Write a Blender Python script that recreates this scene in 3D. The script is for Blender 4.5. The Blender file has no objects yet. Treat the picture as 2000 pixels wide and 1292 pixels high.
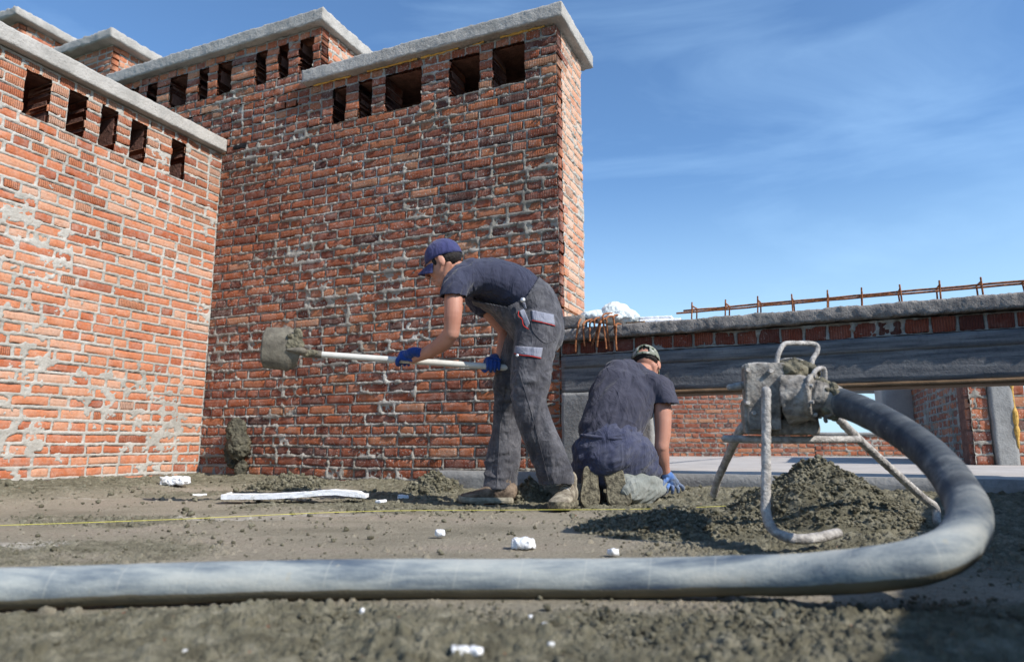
import bpy, bmesh, math, random
import numpy as np
from mathutils import Vector, Matrix
from mathutils.bvhtree import BVHTree
random.seed(7); RS = np.random.RandomState(11)
scn = bpy.context.scene; COL = scn.collection
R = math.radians
# ------------------------------------------------------------------ camera, sky, sun, exposure
PITCH = R(9.54); CAMH = 0.32; F = 1333.0
cam = bpy.data.objects.new('camera', bpy.data.cameras.new('camera')); COL.objects.link(cam)
cam.data.lens = 24; cam.data.sensor_width = 36; cam.location = (0, 0, CAMH)
cam.rotation_euler = (math.pi/2 + PITCH, 0, 0); cam.data.clip_start = 0.05; cam.data.clip_end = 6000
cam.data.dof.use_dof = True; cam.data.dof.focus_distance = 3.75; cam.data.dof.aperture_fstop = 2.8
scn.camera = cam
TH = R(23.4)
e1 = Vector((math.cos(TH), -math.sin(TH), 0)); e2 = Vector((math.sin(TH), math.cos(TH), 0)); UP = Vector((0, 0, 1))
SUN_EL = R(39); SUN_AZ = R(90 + 23.4 + 12.5)      # azimuth from +Y, clockwise
sdir = Vector((math.sin(SUN_AZ)*math.cos(SUN_EL), math.cos(SUN_AZ)*math.cos(SUN_EL), math.sin(SUN_EL)))
sun = bpy.data.objects.new('sun', bpy.data.lights.new('sun', 'SUN')); COL.objects.link(sun)
sun.data.energy = 4.95; sun.data.angle = R(0.5); sun.data.color = (1.0, 0.94, 0.86)
sun.rotation_euler = sdir.to_track_quat('Z', 'Y').to_euler()
world = bpy.data.worlds.new('World'); scn.world = world; world.use_nodes = True
def build_world():
    nt = world.node_tree; nd = nt.nodes; lk = nt.links
    for n in list(nd): nd.remove(n)
    out = nd.new('ShaderNodeOutputWorld'); bg = nd.new('ShaderNodeBackground')
    sky = nd.new('ShaderNodeTexSky'); sky.sky_type = 'NISHITA'; sky.sun_disc = False
    sky.sun_elevation = SUN_EL; sky.sun_rotation = SUN_AZ; sky.altitude = 200; sky.air_density = 1.0
    sky.dust_density = 0.5; sky.ozone_density = 1.6
    tc = nd.new('ShaderNodeTexCoord'); mp = nd.new('ShaderNodeMapping')
    mp.inputs['Rotation'].default_value = (0.25, 0.42, 0.3); mp.inputs['Scale'].default_value = (1.0, 2.2, 5.0)
    lk.new(tc.outputs['Generated'], mp.inputs['Vector'])
    nz = nd.new('ShaderNodeTexNoise'); nz.inputs['Scale'].default_value = 1.6; nz.inputs['Detail'].default_value = 7
    nz.inputs['Roughness'].default_value = 0.56; nz.inputs['Distortion'].default_value = 0.6
    lk.new(mp.outputs['Vector'], nz.inputs['Vector'])
    rp = nd.new('ShaderNodeMapRange'); rp.inputs['From Min'].default_value = 0.50; rp.inputs['From Max'].default_value = 0.95
    rp.inputs['To Max'].default_value = 0.34; lk.new(nz.outputs['Fac'], rp.inputs['Value'])
    mx = nd.new('ShaderNodeMix'); mx.data_type = 'RGBA'
    lk.new(rp.outputs['Result'], mx.inputs['Factor']); lk.new(sky.outputs['Color'], mx.inputs[6])
    mx.inputs[7].default_value = (5.6, 6.6, 7.8, 1)
    tn = nd.new('ShaderNodeMix'); tn.data_type = 'RGBA'; tn.blend_type = 'MULTIPLY'; tn.inputs['Factor'].default_value = 1.0
    sp = nd.new('ShaderNodeSeparateXYZ'); lk.new(tc.outputs['Generated'], sp.inputs[0])
    hz = nd.new('ShaderNodeMapRange'); hz.interpolation_type = 'SMOOTHSTEP'; hz.inputs['From Min'].default_value = 0.0; hz.inputs['From Max'].default_value = 0.40
    hz.inputs['To Min'].default_value = 0.85; hz.inputs['To Max'].default_value = 0.0; lk.new(sp.outputs[2], hz.inputs['Value'])
    mh = nd.new('ShaderNodeMix'); mh.data_type = 'RGBA'; lk.new(hz.outputs['Result'], mh.inputs['Factor'])
    lk.new(mx.outputs[2], mh.inputs[6]); mh.inputs[7].default_value = (4.6, 5.2, 5.5, 1)
    lk.new(mh.outputs[2], tn.inputs[6]); tn.inputs[7].default_value = (0.86, 1.12, 1.32, 1)
    lk.new(tn.outputs[2], bg.inputs['Color']); bg.inputs['Strength'].default_value = 0.125
    lk.new(bg.outputs[0], out.inputs['Surface'])
build_world()
scn.view_settings.view_transform = 'Standard'; scn.view_settings.look = 'None'
scn.view_settings.exposure = 0.30; scn.view_settings.gamma = 1.0
scn.view_settings.use_curve_mapping = False
# ------------------------------------------------------------------ helpers
def at(u, v, Y):
    up = 646.0 - v; yh = F*math.cos(PITCH) - up*math.sin(PITCH); zh = F*math.sin(PITCH) + up*math.cos(PITCH)
    s = Y/yh; return Vector(((u-1000)*s, Y, CAMH + zh*s))
def ray(u, v): return (at(u, v, 1.0) - Vector((0, 0, CAMH))).normalized()
def onwall(u, v, O, e):
    d = ray(u, v); n = Vector((e.y, -e.x, 0)); c = Vector((0, 0, CAMH))
    k = (O-c).dot(n)/d.dot(n); p = c + d*k; return (p-O).dot(e), p.z
def onground(u, v, z=0.0):
    d = ray(u, v); k = (z-CAMH)/d.z; return Vector((0, 0, CAMH)) + d*k
def h3(ix, iy, iz, seed):
    n = (ix.astype(np.int64)*374761393 + iy.astype(np.int64)*668265263 + iz.astype(np.int64)*2147483647 + seed*974634777) & 0xffffffff
    n = ((n ^ (n >> 13))*1274126177) & 0xffffffff; n = ((n ^ (n >> 16))*2246822519) & 0xffffffff
    return ((n ^ (n >> 15)) & 0xffffff)/float(0xffffff)
def vn(x, y, z, seed=0):
    x, y, z = np.broadcast_arrays(np.asarray(x, float), y, z)
    ix, iy, iz = np.floor(x), np.floor(y), np.floor(z); fx, fy, fz = x-ix, y-iy, z-iz
    fx = fx*fx*(3-2*fx); fy = fy*fy*(3-2*fy); fz = fz*fz*(3-2*fz); r = 0
    for a in (0, 1):
        for b in (0, 1):
            for c in (0, 1):
                w = (fx if a else 1-fx)*(fy if b else 1-fy)*(fz if c else 1-fz)
                r = r + w*h3(ix+a, iy+b, iz+c, seed)
    return r*2-1
def fbm(x, y, z, octv=4, seed=0, g=0.5):
    r = 0; a = 1; s = 0
    for i in range(octv):
        r = r + a*vn(x*2**i, y*2**i, z*2**i, seed+i*17); s += a; a *= g
    return r/s
def sstep(a, b, x): t = np.clip((x-a)/(b-a), 0, 1); return t*t*(3-2*t)
def crumbs(x, y, cell, prob, seed, rlo=0.35, rhi=0.62):
    """height of rounded lumps scattered on a jittered grid; prob is an array 0..1"""
    cx, cy = np.floor(x/cell), np.floor(y/cell); h = np.zeros_like(x)
    for a in (-1, 0, 1):
        for b in (-1, 0, 1):
            ix, iy = cx+a, cy+b; zz = np.zeros_like(ix)
            px = (ix+h3(ix, iy, zz, seed))*cell; py = (iy+h3(ix, iy, zz, seed+1))*cell
            r = cell*(rlo+(rhi-rlo)*h3(ix, iy, zz, seed+2)); on = h3(ix, iy, zz, seed+3) < prob
            k = 0.75 + 0.5*h3(ix, iy, zz, seed+4)
            d2 = ((x-px)**2+(y-py)**2)/(r*r)
            h = np.maximum(h, np.where(on & (d2 < 1), np.sqrt(np.clip(1-d2, 0, 1))*r*k*(0.75+0.25*h3(ix, iy, zz, seed+5)), 0))
    return h
def tagit(o, label=None, cat=None, group=None, kind=None):
    if label: o['label'] = label
    if cat: o['category'] = cat
    if group: o['group'] = group
    if kind: o['kind'] = kind
    return o
def thing(name, loc, label, cat, group=None):
    o = bpy.data.objects.new(name, None); COL.objects.link(o); o.location = loc; o.empty_display_size = 0.1
    return tagit(o, label, cat, group)
def attach(o, parent):
    if parent is not None:
        o.parent = parent; q = parent; off = Vector((0, 0, 0))
        while q is not None and q.type == 'EMPTY': off += q.location; q = q.parent
        if parent.type == 'EMPTY': o.matrix_parent_inverse = Matrix.Translation(-off)
    return o
def mkobj(name, me, mats, parent=None, smooth=True):
    if not isinstance(mats, (list, tuple)): mats = [mats]
    for m in mats: me.materials.append(m)
    if smooth: me.polygons.foreach_set('use_smooth', [True]*len(me.polygons))
    o = bpy.data.objects.new(name, me); COL.objects.link(o); attach(o, parent); return o
def fastmesh(name, V, Q, attrs=None, uv=None):
    V = np.asarray(V, np.float32); Q = np.asarray(Q, np.int32); me = bpy.data.meshes.new(name)
    me.vertices.add(len(V)); me.vertices.foreach_set('co', V.ravel())
    k = Q.shape[1]; me.loops.add(Q.size); me.loops.foreach_set('vertex_index', Q.ravel())
    me.polygons.add(len(Q)); me.polygons.foreach_set('loop_start', np.arange(0, Q.size, k, dtype=np.int32))
    me.update(calc_edges=True)
    for nm, arr in (attrs or {}).items():
        a = me.attributes.new(nm, 'FLOAT', 'POINT'); a.data.foreach_set('value', np.asarray(arr, np.float32))
    if uv is not None:
        l = me.uv_layers.new(name='UVMap'); l.data.foreach_set('uv', np.asarray(uv, np.float32)[Q.ravel()].ravel())
    me.validate(); return me
def gridq(nr, nc, closed=False):
    r = np.arange(nr-1)[:, None]; c = np.arange(nc if closed else nc-1)[None, :]; c2 = (c+1) % nc
    return np.stack([r*nc+c, r*nc+c2, (r+1)*nc+c2, (r+1)*nc+c], -1).reshape(-1, 4)
def rough_box(name, O, ax, dims, res, amp, mat, parent=None, sc=14.0, seed=0, amp2=0.0, smooth=False, edge=0.0):
    """box with corner O, axes ax (3 unit vectors), dims; surface shaken by a 3-D field so that edges stay joined"""
    Vs, Qs, base = [], [], 0; A = [np.array(a) for a in ax]; O = np.array(O)
    for i, j, k, s in ((0, 1, 2, 0), (1, 0, 2, 1), (0, 2, 1, 1), (2, 0, 1, 0), (1, 2, 0, 0), (2, 1, 0, 1)):
        ni, nj = max(2, int(dims[i]/res)+1), max(2, int(dims[j]/res)+1)
        a = np.linspace(0, dims[i], ni)[:, None]; b = np.linspace(0, dims[j], nj)[None, :]
        P = np.zeros((ni, nj, 3)); L = np.zeros((ni, nj, 3))
        L[..., i] = a; L[..., j] = b; L[..., k] = dims[k]*s
        if edge > 0:
            for q in range(3):
                pass
            near = np.stack([np.minimum(L[..., q], dims[q]-L[..., q]) for q in range(3)], -1)
            cnt = np.sort(near, -1); m = np.clip(1-cnt[..., 1]/(edge*2.2), 0, 1)
            cen = np.array(dims)/2; dirn = cen-L
            nearest = near < edge*2.2
            L = L + np.where(nearest, np.sign(dirn)*edge, 0)*(m[..., None]**2)*(0.6+0.8*vn(L[..., 0]*30, L[..., 1]*30, L[..., 2]*30, seed+9)[..., None])
        P = O + L[..., 0:1]*A[0] + L[..., 1:2]*A[1] + L[..., 2:3]*A[2]
        x, y, z = P[..., 0]*sc, P[..., 1]*sc, P[..., 2]*sc
        D = np.stack([fbm(x, y, z, 3, seed), fbm(x+9, y, z, 3, seed+50), fbm(x, y+9, z, 3, seed+90)], -1)*amp
        if amp2: D += np.stack([vn(x*7, y*7, z*7, seed+3), vn(x*7, y*7, z*7, seed+4), vn(x*7, y*7, z*7, seed+5)], -1)*amp2
        Vs.append((P+D).reshape(-1, 3)); q = gridq(ni, nj)+base; Qs.append(q[:, ::-1]); base += ni*nj
    me = fastmesh(name, np.concatenate(Vs), np.concatenate(Qs))
    bm = bmesh.new(); bm.from_mesh(me); bmesh.ops.remove_doubles(bm, verts=bm.verts, dist=1e-5)
    bmesh.ops.recalc_face_normals(bm, faces=bm.faces); bm.to_mesh(me); bm.free()
    return mkobj(name, me, mat, parent, smooth)
def crv(pts, rads, n):
    P = [Vector(p) for p in pts]; m = len(P); outp, outr = [], []
    rads = [(r, r) if not isinstance(r, (tuple, list)) else tuple(r) for r in rads]
    for i in range(m-1):
        p0, p1, p2, p3 = P[max(i-1, 0)], P[i], P[i+1], P[min(i+2, m-1)]
        for k in range(n):
            t = k/n
            outp.append(0.5*((2*p1)+(p2-p0)*t+(2*p0-5*p1+4*p2-p3)*t*t+(3*p1-p0-3*p2+p3)*t**3))
            s = t*t*(3-2*t); outr.append((rads[i][0]*(1-s)+rads[i+1][0]*s, rads[i][1]*(1-s)+rads[i+1][1]*s))
    outp.append(P[-1]); outr.append(rads[-1]); return outp, outr
def tube(bm, pts, rads, seg=18, n=5, side=(0, 1, 0), caps=True, sharp=False):
    P, Rr = crv(pts, rads, n); side = Vector(side); rings = []; A = None
    def ring(c, T, ra, rb):
        nonlocal A
        a = (side if A is None else A); a = a - T*a.dot(T)
        if a.length < 1e-4: a = Vector((1, 0, 0)) - T*T.x
        a.normalize(); A = a; b = T.cross(a)
        return [bm.verts.new(c + a*ra*math.cos(2*math.pi*k/seg) + b*rb*math.sin(2*math.pi*k/seg)) for k in range(seg)]
    T0 = (P[1]-P[0]).normalized(); T1 = (P[-1]-P[-2]).normalized()
    seq = []
    if caps and not sharp:
        for ph in (75, 50, 25):
            r = min(Rr[0]); seq.append((P[0]-T0*r*math.sin(R(ph)), T0, Rr[0][0]*math.cos(R(ph)), Rr[0][1]*math.cos(R(ph))))
    for i in range(len(P)):
        T = T0 if i == 0 else T1 if i == len(P)-1 else (P[i+1]-P[i-1]).normalized()
        seq.append((P[i], T, Rr[i][0], Rr[i][1]))
    if caps and not sharp:
        for ph in (25, 50, 75):
            r = min(Rr[-1]); seq.append((P[-1]+T1*r*math.sin(R(ph)), T1, Rr[-1][0]*math.cos(R(ph)), Rr[-1][1]*math.cos(R(ph))))
    for c, T, ra, rb in seq: rings.append(ring(c, T, ra, rb))
    for a, b in zip(rings[:-1], rings[1:]):
        for k in range(seg):
            bm.faces.new((a[k], a[(k+1) % seg], b[(k+1) % seg], b[k]))
    if caps: bm.faces.new(list(reversed(rings[0]))); bm.faces.new(rings[-1])
    return rings
def ball(bm, c, r, ax=None, rot=None):
    m = Matrix.Translation(Vector(c)) @ (rot.to_4x4() if rot else Matrix.Identity(4)) @ Matrix.Diagonal((r[0], r[1], r[2], 1))
    bmesh.ops.create_uvsphere(bm, u_segments=20, v_segments=12, radius=1, matrix=m)
def tube_obj(name, pts, rads, mat, parent=None, seg=12, n=6, caps=True):
    bm = bmesh.new(); tube(bm, pts, rads, seg, n, caps=caps); bmesh.ops.recalc_face_normals(bm, faces=bm.faces)
    me = bpy.data.meshes.new(name); bm.to_mesh(me); bm.free(); return mkobj(name, me, mat, parent)
def bmobj(name, bm, mat, parent=None, smooth=True):
    bmesh.ops.recalc_face_normals(bm, faces=bm.faces)
    me = bpy.data.meshes.new(name); bm.to_mesh(me); bm.free(); return mkobj(name, me, mat, parent, smooth)
def fused(name, fn, voxel, mat, parent=None, smooth=4, disp=None, cut=None, fac=0.5):
    """closed pieces fused into one continuous surface (voxel remesh), smoothed, then shaken along its normals"""
    bm = bmesh.new(); fn(bm); bmesh.ops.recalc_face_normals(bm, faces=bm.faces)
    me = bpy.data.meshes.new(name); bm.to_mesh(me); bm.free()
    t = bpy.data.objects.new('tmp', me); COL.objects.link(t)
    m = t.modifiers.new('r', 'REMESH'); m.mode = 'VOXEL'; m.voxel_size = voxel
    s = t.modifiers.new('s', 'SMOOTH'); s.iterations = smooth; s.factor = fac
    dg = bpy.context.evaluated_depsgraph_get(); dg.update()
    nm = bpy.data.meshes.new_from_object(t.evaluated_get(dg)); bpy.data.objects.remove(t); bpy.data.meshes.remove(me); nm.name = name
    N = len(nm.vertices); co = np.empty(N*3, np.float32); nm.vertices.foreach_get('co', co); co = co.reshape(-1, 3)
    if disp is not None:
        nn = np.empty(N*3, np.float32); nm.vertices.foreach_get('normal', nn); nn = nn.reshape(-1, 3)
        co = co + nn*np.asarray(disp(co.astype(float), nn)).reshape(-1, 1)
        nm.vertices.foreach_set('co', co.astype(np.float32).ravel()); nm.update()
    if cut is not None:
        kill = cut(co); bm = bmesh.new(); bm.from_mesh(nm); bm.verts.ensure_lookup_table()
        bmesh.ops.delete(bm, geom=[v for v in bm.verts if kill[v.index]], context='VERTS'); bm.to_mesh(nm); bm.free()
    return mkobj(name, nm, mat, parent)
# ------------------------------------------------------------------ materials
class NB:
    def __init__(s, name):
        s.m = bpy.data.materials.new(name); s.m.use_nodes = True; s.nt = s.m.node_tree; s.n = s.nt.nodes
        s.b = s.n['Principled BSDF']; s.tc = None
    def l(s, a, b): s.nt.links.new(a, b)
    def new(s, t, **kw):
        x = s.n.new(t)
        for k, v in kw.items(): setattr(x, k, v)
        return x
    def co(s, scale=(1, 1, 1), src='Object', rot=(0, 0, 0)):
        if s.tc is None: s.tc = s.new('ShaderNodeTexCoord')
        mp = s.new('ShaderNodeMapping'); mp.inputs['Scale'].default_value = scale; mp.inputs['Rotation'].default_value = rot
        s.l(s.tc.outputs[src], mp.inputs['Vector']); return mp.outputs[0]
    def noise(s, scale, detail=4, rough=0.5, vec=None, dist=0):
        x = s.new('ShaderNodeTexNoise'); x.inputs['Scale'].default_value = scale; x.inputs['Detail'].default_value = detail
        x.inputs['Roughness'].default_value = rough; x.inputs['Distortion'].default_value = dist
        s.l(vec if vec is not None else s.co(), x.inputs['Vector']); return x.outputs['Fac']
    def vor(s, scale, vec=None, feature='F1'):
        x = s.new('ShaderNodeTexVoronoi', feature=feature); x.inputs['Scale'].default_value = scale
        s.l(vec if vec is not None else s.co(), x.inputs['Vector']); return x
    def attr(s, nm): x = s.new('ShaderNodeAttribute', attribute_name=nm); return x.outputs['Fac']
    def val(s, v): x = s.new('ShaderNodeValue'); x.outputs[0].default_value = v; return x.outputs[0]
    def math(s, op, a, b=0.0, clamp=False):
        x = s.new('ShaderNodeMath', operation=op); x.use_clamp = clamp
        for i, q in enumerate((a, b)):
            if isinstance(q, (int, float)): x.inputs[i].default_value = q
            else: s.l(q, x.inputs[i])
        return x.outputs[0]
    def rng(s, v, a, b, c=0.0, d=1.0, smooth=False):
        x = s.new('ShaderNodeMapRange'); x.interpolation_type = 'SMOOTHSTEP' if smooth else 'LINEAR'
        for k, q in zip(('From Min', 'From Max', 'To Min', 'To Max'), (a, b, c, d)): x.inputs[k].default_value = q
        s.l(v, x.inputs['Value']); return x.outputs['Result']
    def ramp(s, v, stops):
        x = s.new('ShaderNodeValToRGB'); e = x.color_ramp.elements
        while len(e) < len(stops): e.new(0.5)
        for q, (p, c) in zip(e, stops): q.position = p; q.color = (*c, 1)
        s.l(v, x.inputs['Fac']); return x.outputs['Color']
    def mix(s, f, a, b, mode='MIX'):
        x = s.new('ShaderNodeMix', data_type='RGBA', blend_type=mode)
        if isinstance(f, (int, float)): x.inputs['Factor'].default_value = f
        else: s.l(f, x.inputs['Factor'])
        for i, q in ((6, a), (7, b)):
            if isinstance(q, tuple): x.inputs[i].default_value = (*q, 1)
            else: s.l(q, x.inputs[i])
        return x.outputs[2]
    def bump(s, h, dist, strength=1.0, prev=None):
        x = s.new('ShaderNodeBump'); x.inputs['Distance'].default_value = dist; x.inputs['Strength'].default_value = strength
        s.l(h, x.inputs['Height'])
        if prev is not None: s.l(prev, x.inputs['Normal'])
        return x.outputs[0]
    def done(s, col, rough=0.8, nrm=None, spec=0.3, metal=0.0):
        if isinstance(col, tuple): s.b.inputs['Base Color'].default_value = (*col, 1)
        else: s.l(col, s.b.inputs['Base Color'])
        if isinstance(rough, (int, float)): s.b.inputs['Roughness'].default_value = rough
        else: s.l(rough, s.b.inputs['Roughness'])
        s.b.inputs['Specular IOR Level'].default_value = spec; s.b.inputs['Metallic'].default_value = metal
        if nrm is not None: s.l(nrm, s.b.inputs['Normal'])
        return s.m
def brick_mat(name, haze, ramp, spat=0.5, drip=0.0):
    b = NB(name); v = b.attr('bc'); n1 = b.noise(6, 4, 0.6); n2 = b.noise(60, 4, 0.65); n3 = b.noise(3.2, 5, 0.6)
    f = b.math('ADD', v, b.math('MULTIPLY', b.math('SUBTRACT', n1, 0.5), 0.45), True)
    col = b.ramp(f, ramp)
    col = b.mix(b.rng(n2, 0.42, 0.72, 0, 0.35), col, (0.10, 0.03, 0.02))
    hz = b.math('MULTIPLY', b.rng(b.noise(14, 6, 0.7), 0.42, 0.75, 0, 1), b.rng(n3, 0.35, 0.65, 0.35, 1.0))
    col = b.mix(b.math('MULTIPLY', hz, haze, True), col, (0.52, 0.44, 0.38))
    # old mortar spatter
    sp = b.rng(b.noise(85, 3, 0.6), 0.66-0.06*spat, 0.70-0.06*spat, 0, 1); area = b.rng(b.noise(2.4, 3, 0.5), 0.40, 0.56, 0, 1)
    col = b.mix(b.math('MULTIPLY', b.math('MULTIPLY', sp, area), spat, True), col, (0.55, 0.53, 0.48))
    dr = b.rng(b.noise(75, 3, 0.55, b.co((1, 1, 0.3))), 0.655, 0.685, 0, 1); da = b.rng(b.noise(1.5, 3, 0.5, b.co((1, 1, 1.4))), 0.47, 0.58, 0, 1)
    col = b.mix(b.math('MULTIPLY', b.math('MULTIPLY', dr, da), drip, True), col, (0.56, 0.54, 0.49))
    uvc = b.co(src='UV'); sx = b.new('ShaderNodeSeparateXYZ'); b.l(uvc, sx.inputs[0])
    wob = b.math('MULTIPLY', b.noise(30, 2, 0.5), 0.006)
    w = b.math('SINE', b.math('MULTIPLY', b.math('ADD', sx.outputs[0], wob), 2*math.pi/0.0135))
    rg = b.attr('rg'); wr = b.math('MULTIPLY', b.rng(w, -0.5, 0.6, 0, 1), rg)
    groove = b.math('MULTIPLY', b.rng(w, -0.35, -0.9, 0, 0.55), rg)
    col = b.mix(groove, col, (0.09, 0.03, 0.02))
    nb = b.bump(wr, 0.0045, 0.9); nb = b.bump(n2, 0.006, 0.6, nb); nb = b.bump(b.noise(240, 2, 0.6), 0.002, 0.5, nb)
    return b.done(col, 0.9, nb, 0.2)
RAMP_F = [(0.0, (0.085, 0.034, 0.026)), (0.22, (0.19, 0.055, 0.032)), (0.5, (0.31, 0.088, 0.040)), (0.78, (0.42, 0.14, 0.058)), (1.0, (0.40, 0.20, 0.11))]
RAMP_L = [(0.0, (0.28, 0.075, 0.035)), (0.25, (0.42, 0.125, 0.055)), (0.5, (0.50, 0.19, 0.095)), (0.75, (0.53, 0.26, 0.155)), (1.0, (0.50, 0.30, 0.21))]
M = {}
M['brick_f'] = brick_mat('brick_dark_red', 0.45, RAMP_F, 0.8, 0.9)
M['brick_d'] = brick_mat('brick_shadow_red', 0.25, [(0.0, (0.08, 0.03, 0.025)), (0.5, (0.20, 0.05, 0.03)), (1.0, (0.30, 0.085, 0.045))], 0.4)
M['brick_sun'] = brick_mat('brick_sunlit', 1.0, [(0.0, (0.42, 0.15, 0.08)), (0.3, (0.54, 0.25, 0.14)), (0.7, (0.60, 0.36, 0.24)), (1.0, (0.60, 0.42, 0.32))], 0.7, 0.5)  # tower's right side: sunlight put into the colour as a paler ramp
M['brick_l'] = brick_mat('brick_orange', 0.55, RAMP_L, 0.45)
def mortar_mat(name, c1, c2, c3, wet=0.0):
    b = NB(name); n = b.noise(7, 6, 0.62); n2 = b.noise(45, 5, 0.7); n3 = b.noise(1.6, 3, 0.5)
    col = b.ramp(b.math('ADD', b.math('MULTIPLY', n, 0.6), b.math('MULTIPLY', n3, 0.4)), [(0.36, c1), (0.5, c2), (0.66, c3)])
    col = b.mix(b.rng(n2, 0.35, 0.8, 0, 0.5), col, tuple(x*0.55 for x in c1))
    nb = b.bump(n2, 0.010, 0.8); nb = b.bump(b.noise(190, 3, 0.6), 0.003, 0.6, nb)
    return b.done(col, 0.92, nb, 0.2)
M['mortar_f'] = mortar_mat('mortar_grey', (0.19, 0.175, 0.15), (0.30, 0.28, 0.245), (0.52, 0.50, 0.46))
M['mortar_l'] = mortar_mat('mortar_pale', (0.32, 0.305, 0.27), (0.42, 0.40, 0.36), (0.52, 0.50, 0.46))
def concrete_mat(name, c1, c2, sc=1.0, bumpd=0.006, pits=0.5, streak=None):
    b = NB(name); vec = b.co(streak) if streak else None
    n = b.noise(5*sc, 6, 0.62, vec); n2 = b.noise(55, 5, 0.65)
    col = b.mix(b.rng(n, 0.32, 0.68), c1, c2)
    vo = b.vor(60); pit = b.rng(vo.outputs['Distance'], 0.05, 0.22, 1, 0); pm = b.math('MULTIPLY', pit, b.rng(b.noise(18, 2), 0.5, 0.62))
    col = b.mix(b.math('MULTIPLY', pm, pits, True), col, tuple(x*0.3 for x in c1))
    col = b.mix(b.rng(n2, 0.5, 0.8, 0, 0.4), col, tuple(x*0.5 for x in c1))
    nb = b.bump(n2, bumpd, 0.8); nb = b.bump(pm, 0.006, -0.8, nb)
    return b.done(col, 0.9, nb, 0.25)
M['coping'] = concrete_mat('coping_concrete', (0.30, 0.29, 0.27), (0.46, 0.44, 0.41), 1, 0.012, 0.9)
M['coping_dark'] = concrete_mat('weathered_concrete', (0.15, 0.14, 0.135), (0.33, 0.30, 0.27), 1.6, 0.016, 0.9)
M['beam'] = concrete_mat('beam_concrete', (0.075, 0.08, 0.09), (0.23, 0.23, 0.23), 1.0, 0.006, 0.5, (0.6, 0.6, 9.0))
M['column'] = concrete_mat('column_concrete', (0.18, 0.18, 0.175), (0.33, 0.33, 0.32), 1, 0.008, 0.5)
M['slab'] = concrete_mat('slab_concrete', (0.36, 0.33, 0.30), (0.50, 0.46, 0.42), 0.7, 0.003, 0.2)
def ground_mat():
    b = NB('wet_mortar_ground'); rough = b.attr('cr')
    n = b.noise(3.0, 7, 0.6); n2 = b.noise(70, 6, 0.7); n3 = b.noise(1.3, 4, 0.6, b.co((0.5, 1.6, 1)))
    dry = b.ramp(b.math('ADD', b.math('MULTIPLY', n, 0.5), b.math('MULTIPLY', n3, 0.5)), [(0.38, (0.30, 0.27, 0.20)), (0.5, (0.40, 0.355, 0.27)), (0.64, (0.45, 0.38, 0.30))])
    wet = b.ramp(b.noise(16, 5, 0.65), [(0.3, (0.11, 0.10, 0.066)), (0.5, (0.22, 0.205, 0.14)), (0.72, (0.39, 0.365, 0.275))])
    col = b.mix(b.rng(rough, 0.12, 0.6), dry, wet)
    col = b.mix(b.rng(n2, 0.48, 0.75, 0, 0.45), col, (0.07, 0.062, 0.045))
    wp = b.attr('white'); wn = b.rng(b.noise(24, 5, 0.65, b.co((0.6, 1.4, 1))), 0.42, 0.60)
    col = b.mix(b.math('MULTIPLY', wp, wn), col, (0.66, 0.62, 0.55))
    red = b.rng(b.noise(38, 3, 0.6), 0.70, 0.74); col = b.mix(b.math('MULTIPLY', red, 0.7), col, (0.35, 0.13, 0.07))
    nb = b.bump(n2, 0.022, 1.0); nb = b.bump(b.noise(230, 4, 0.7), 0.005, 1.0, nb)
    return b.done(col, b.rng(b.noise(40, 3), 0.3, 0.7, 0.7, 0.95), nb, 0.3)
M['ground'] = ground_mat()
def simple(name, col, rough=0.7, var=0.15, sc=20, bumpd=0.0, bsc=80, spec=0.3, metal=0, col2=None, lo=0.35, hi=0.65):
    b = NB(name); n = b.noise(sc, 5, 0.6)
    c = b.mix(b.rng(n, lo, hi), tuple(x*(1-var) for x in col), col2 if col2 else tuple(min(1, x*(1+var)) for x in col))
    nb = b.bump(b.noise(bsc, 4, 0.6), bumpd, 0.9) if bumpd else None
    return b.done(c, rough, nb, spec, metal)
M['wetmortar'] = simple('wet_mortar', (0.09, 0.082, 0.052), 0.75, 0.3, 20, 0.012, 60, 0.35, col2=(0.20, 0.18, 0.125))
M['darkmortar'] = simple('fresh_dark_mortar', (0.045, 0.042, 0.028), 0.7, 0.3, 20, 0.012, 60, 0.35, col2=(0.12, 0.11, 0.075))
M['foam'] = simple('polystyrene', (0.55, 0.54, 0.50), 0.85, 0.05, 22, 0.006, 200, col2=(0.82, 0.84, 0.87), lo=0.30, hi=0.46)
M['rust'] = simple('rusty_steel', (0.19, 0.065, 0.03), 0.85, 0.4, 60, 0.003, 260, 0.3, 0.1, (0.42, 0.17, 0.07))
M['foamseal'] = simple('foam_sealant', (0.55, 0.33, 0.08), 0.8, 0.3, 30, 0.01, 60)
M['wood'] = simple('formwork_board', (0.16, 0.10, 0.055), 0.85, 0.3, 8, 0.003, 90)
M['core'] = simple('stack_core', (0.16, 0.08, 0.06), 0.95, 0.3, 20, 0.01, 40)
M['black'] = simple('matt_black', (0.012, 0.011, 0.011), 0.8, 0.4, 30, 0.008, 90)
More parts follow.
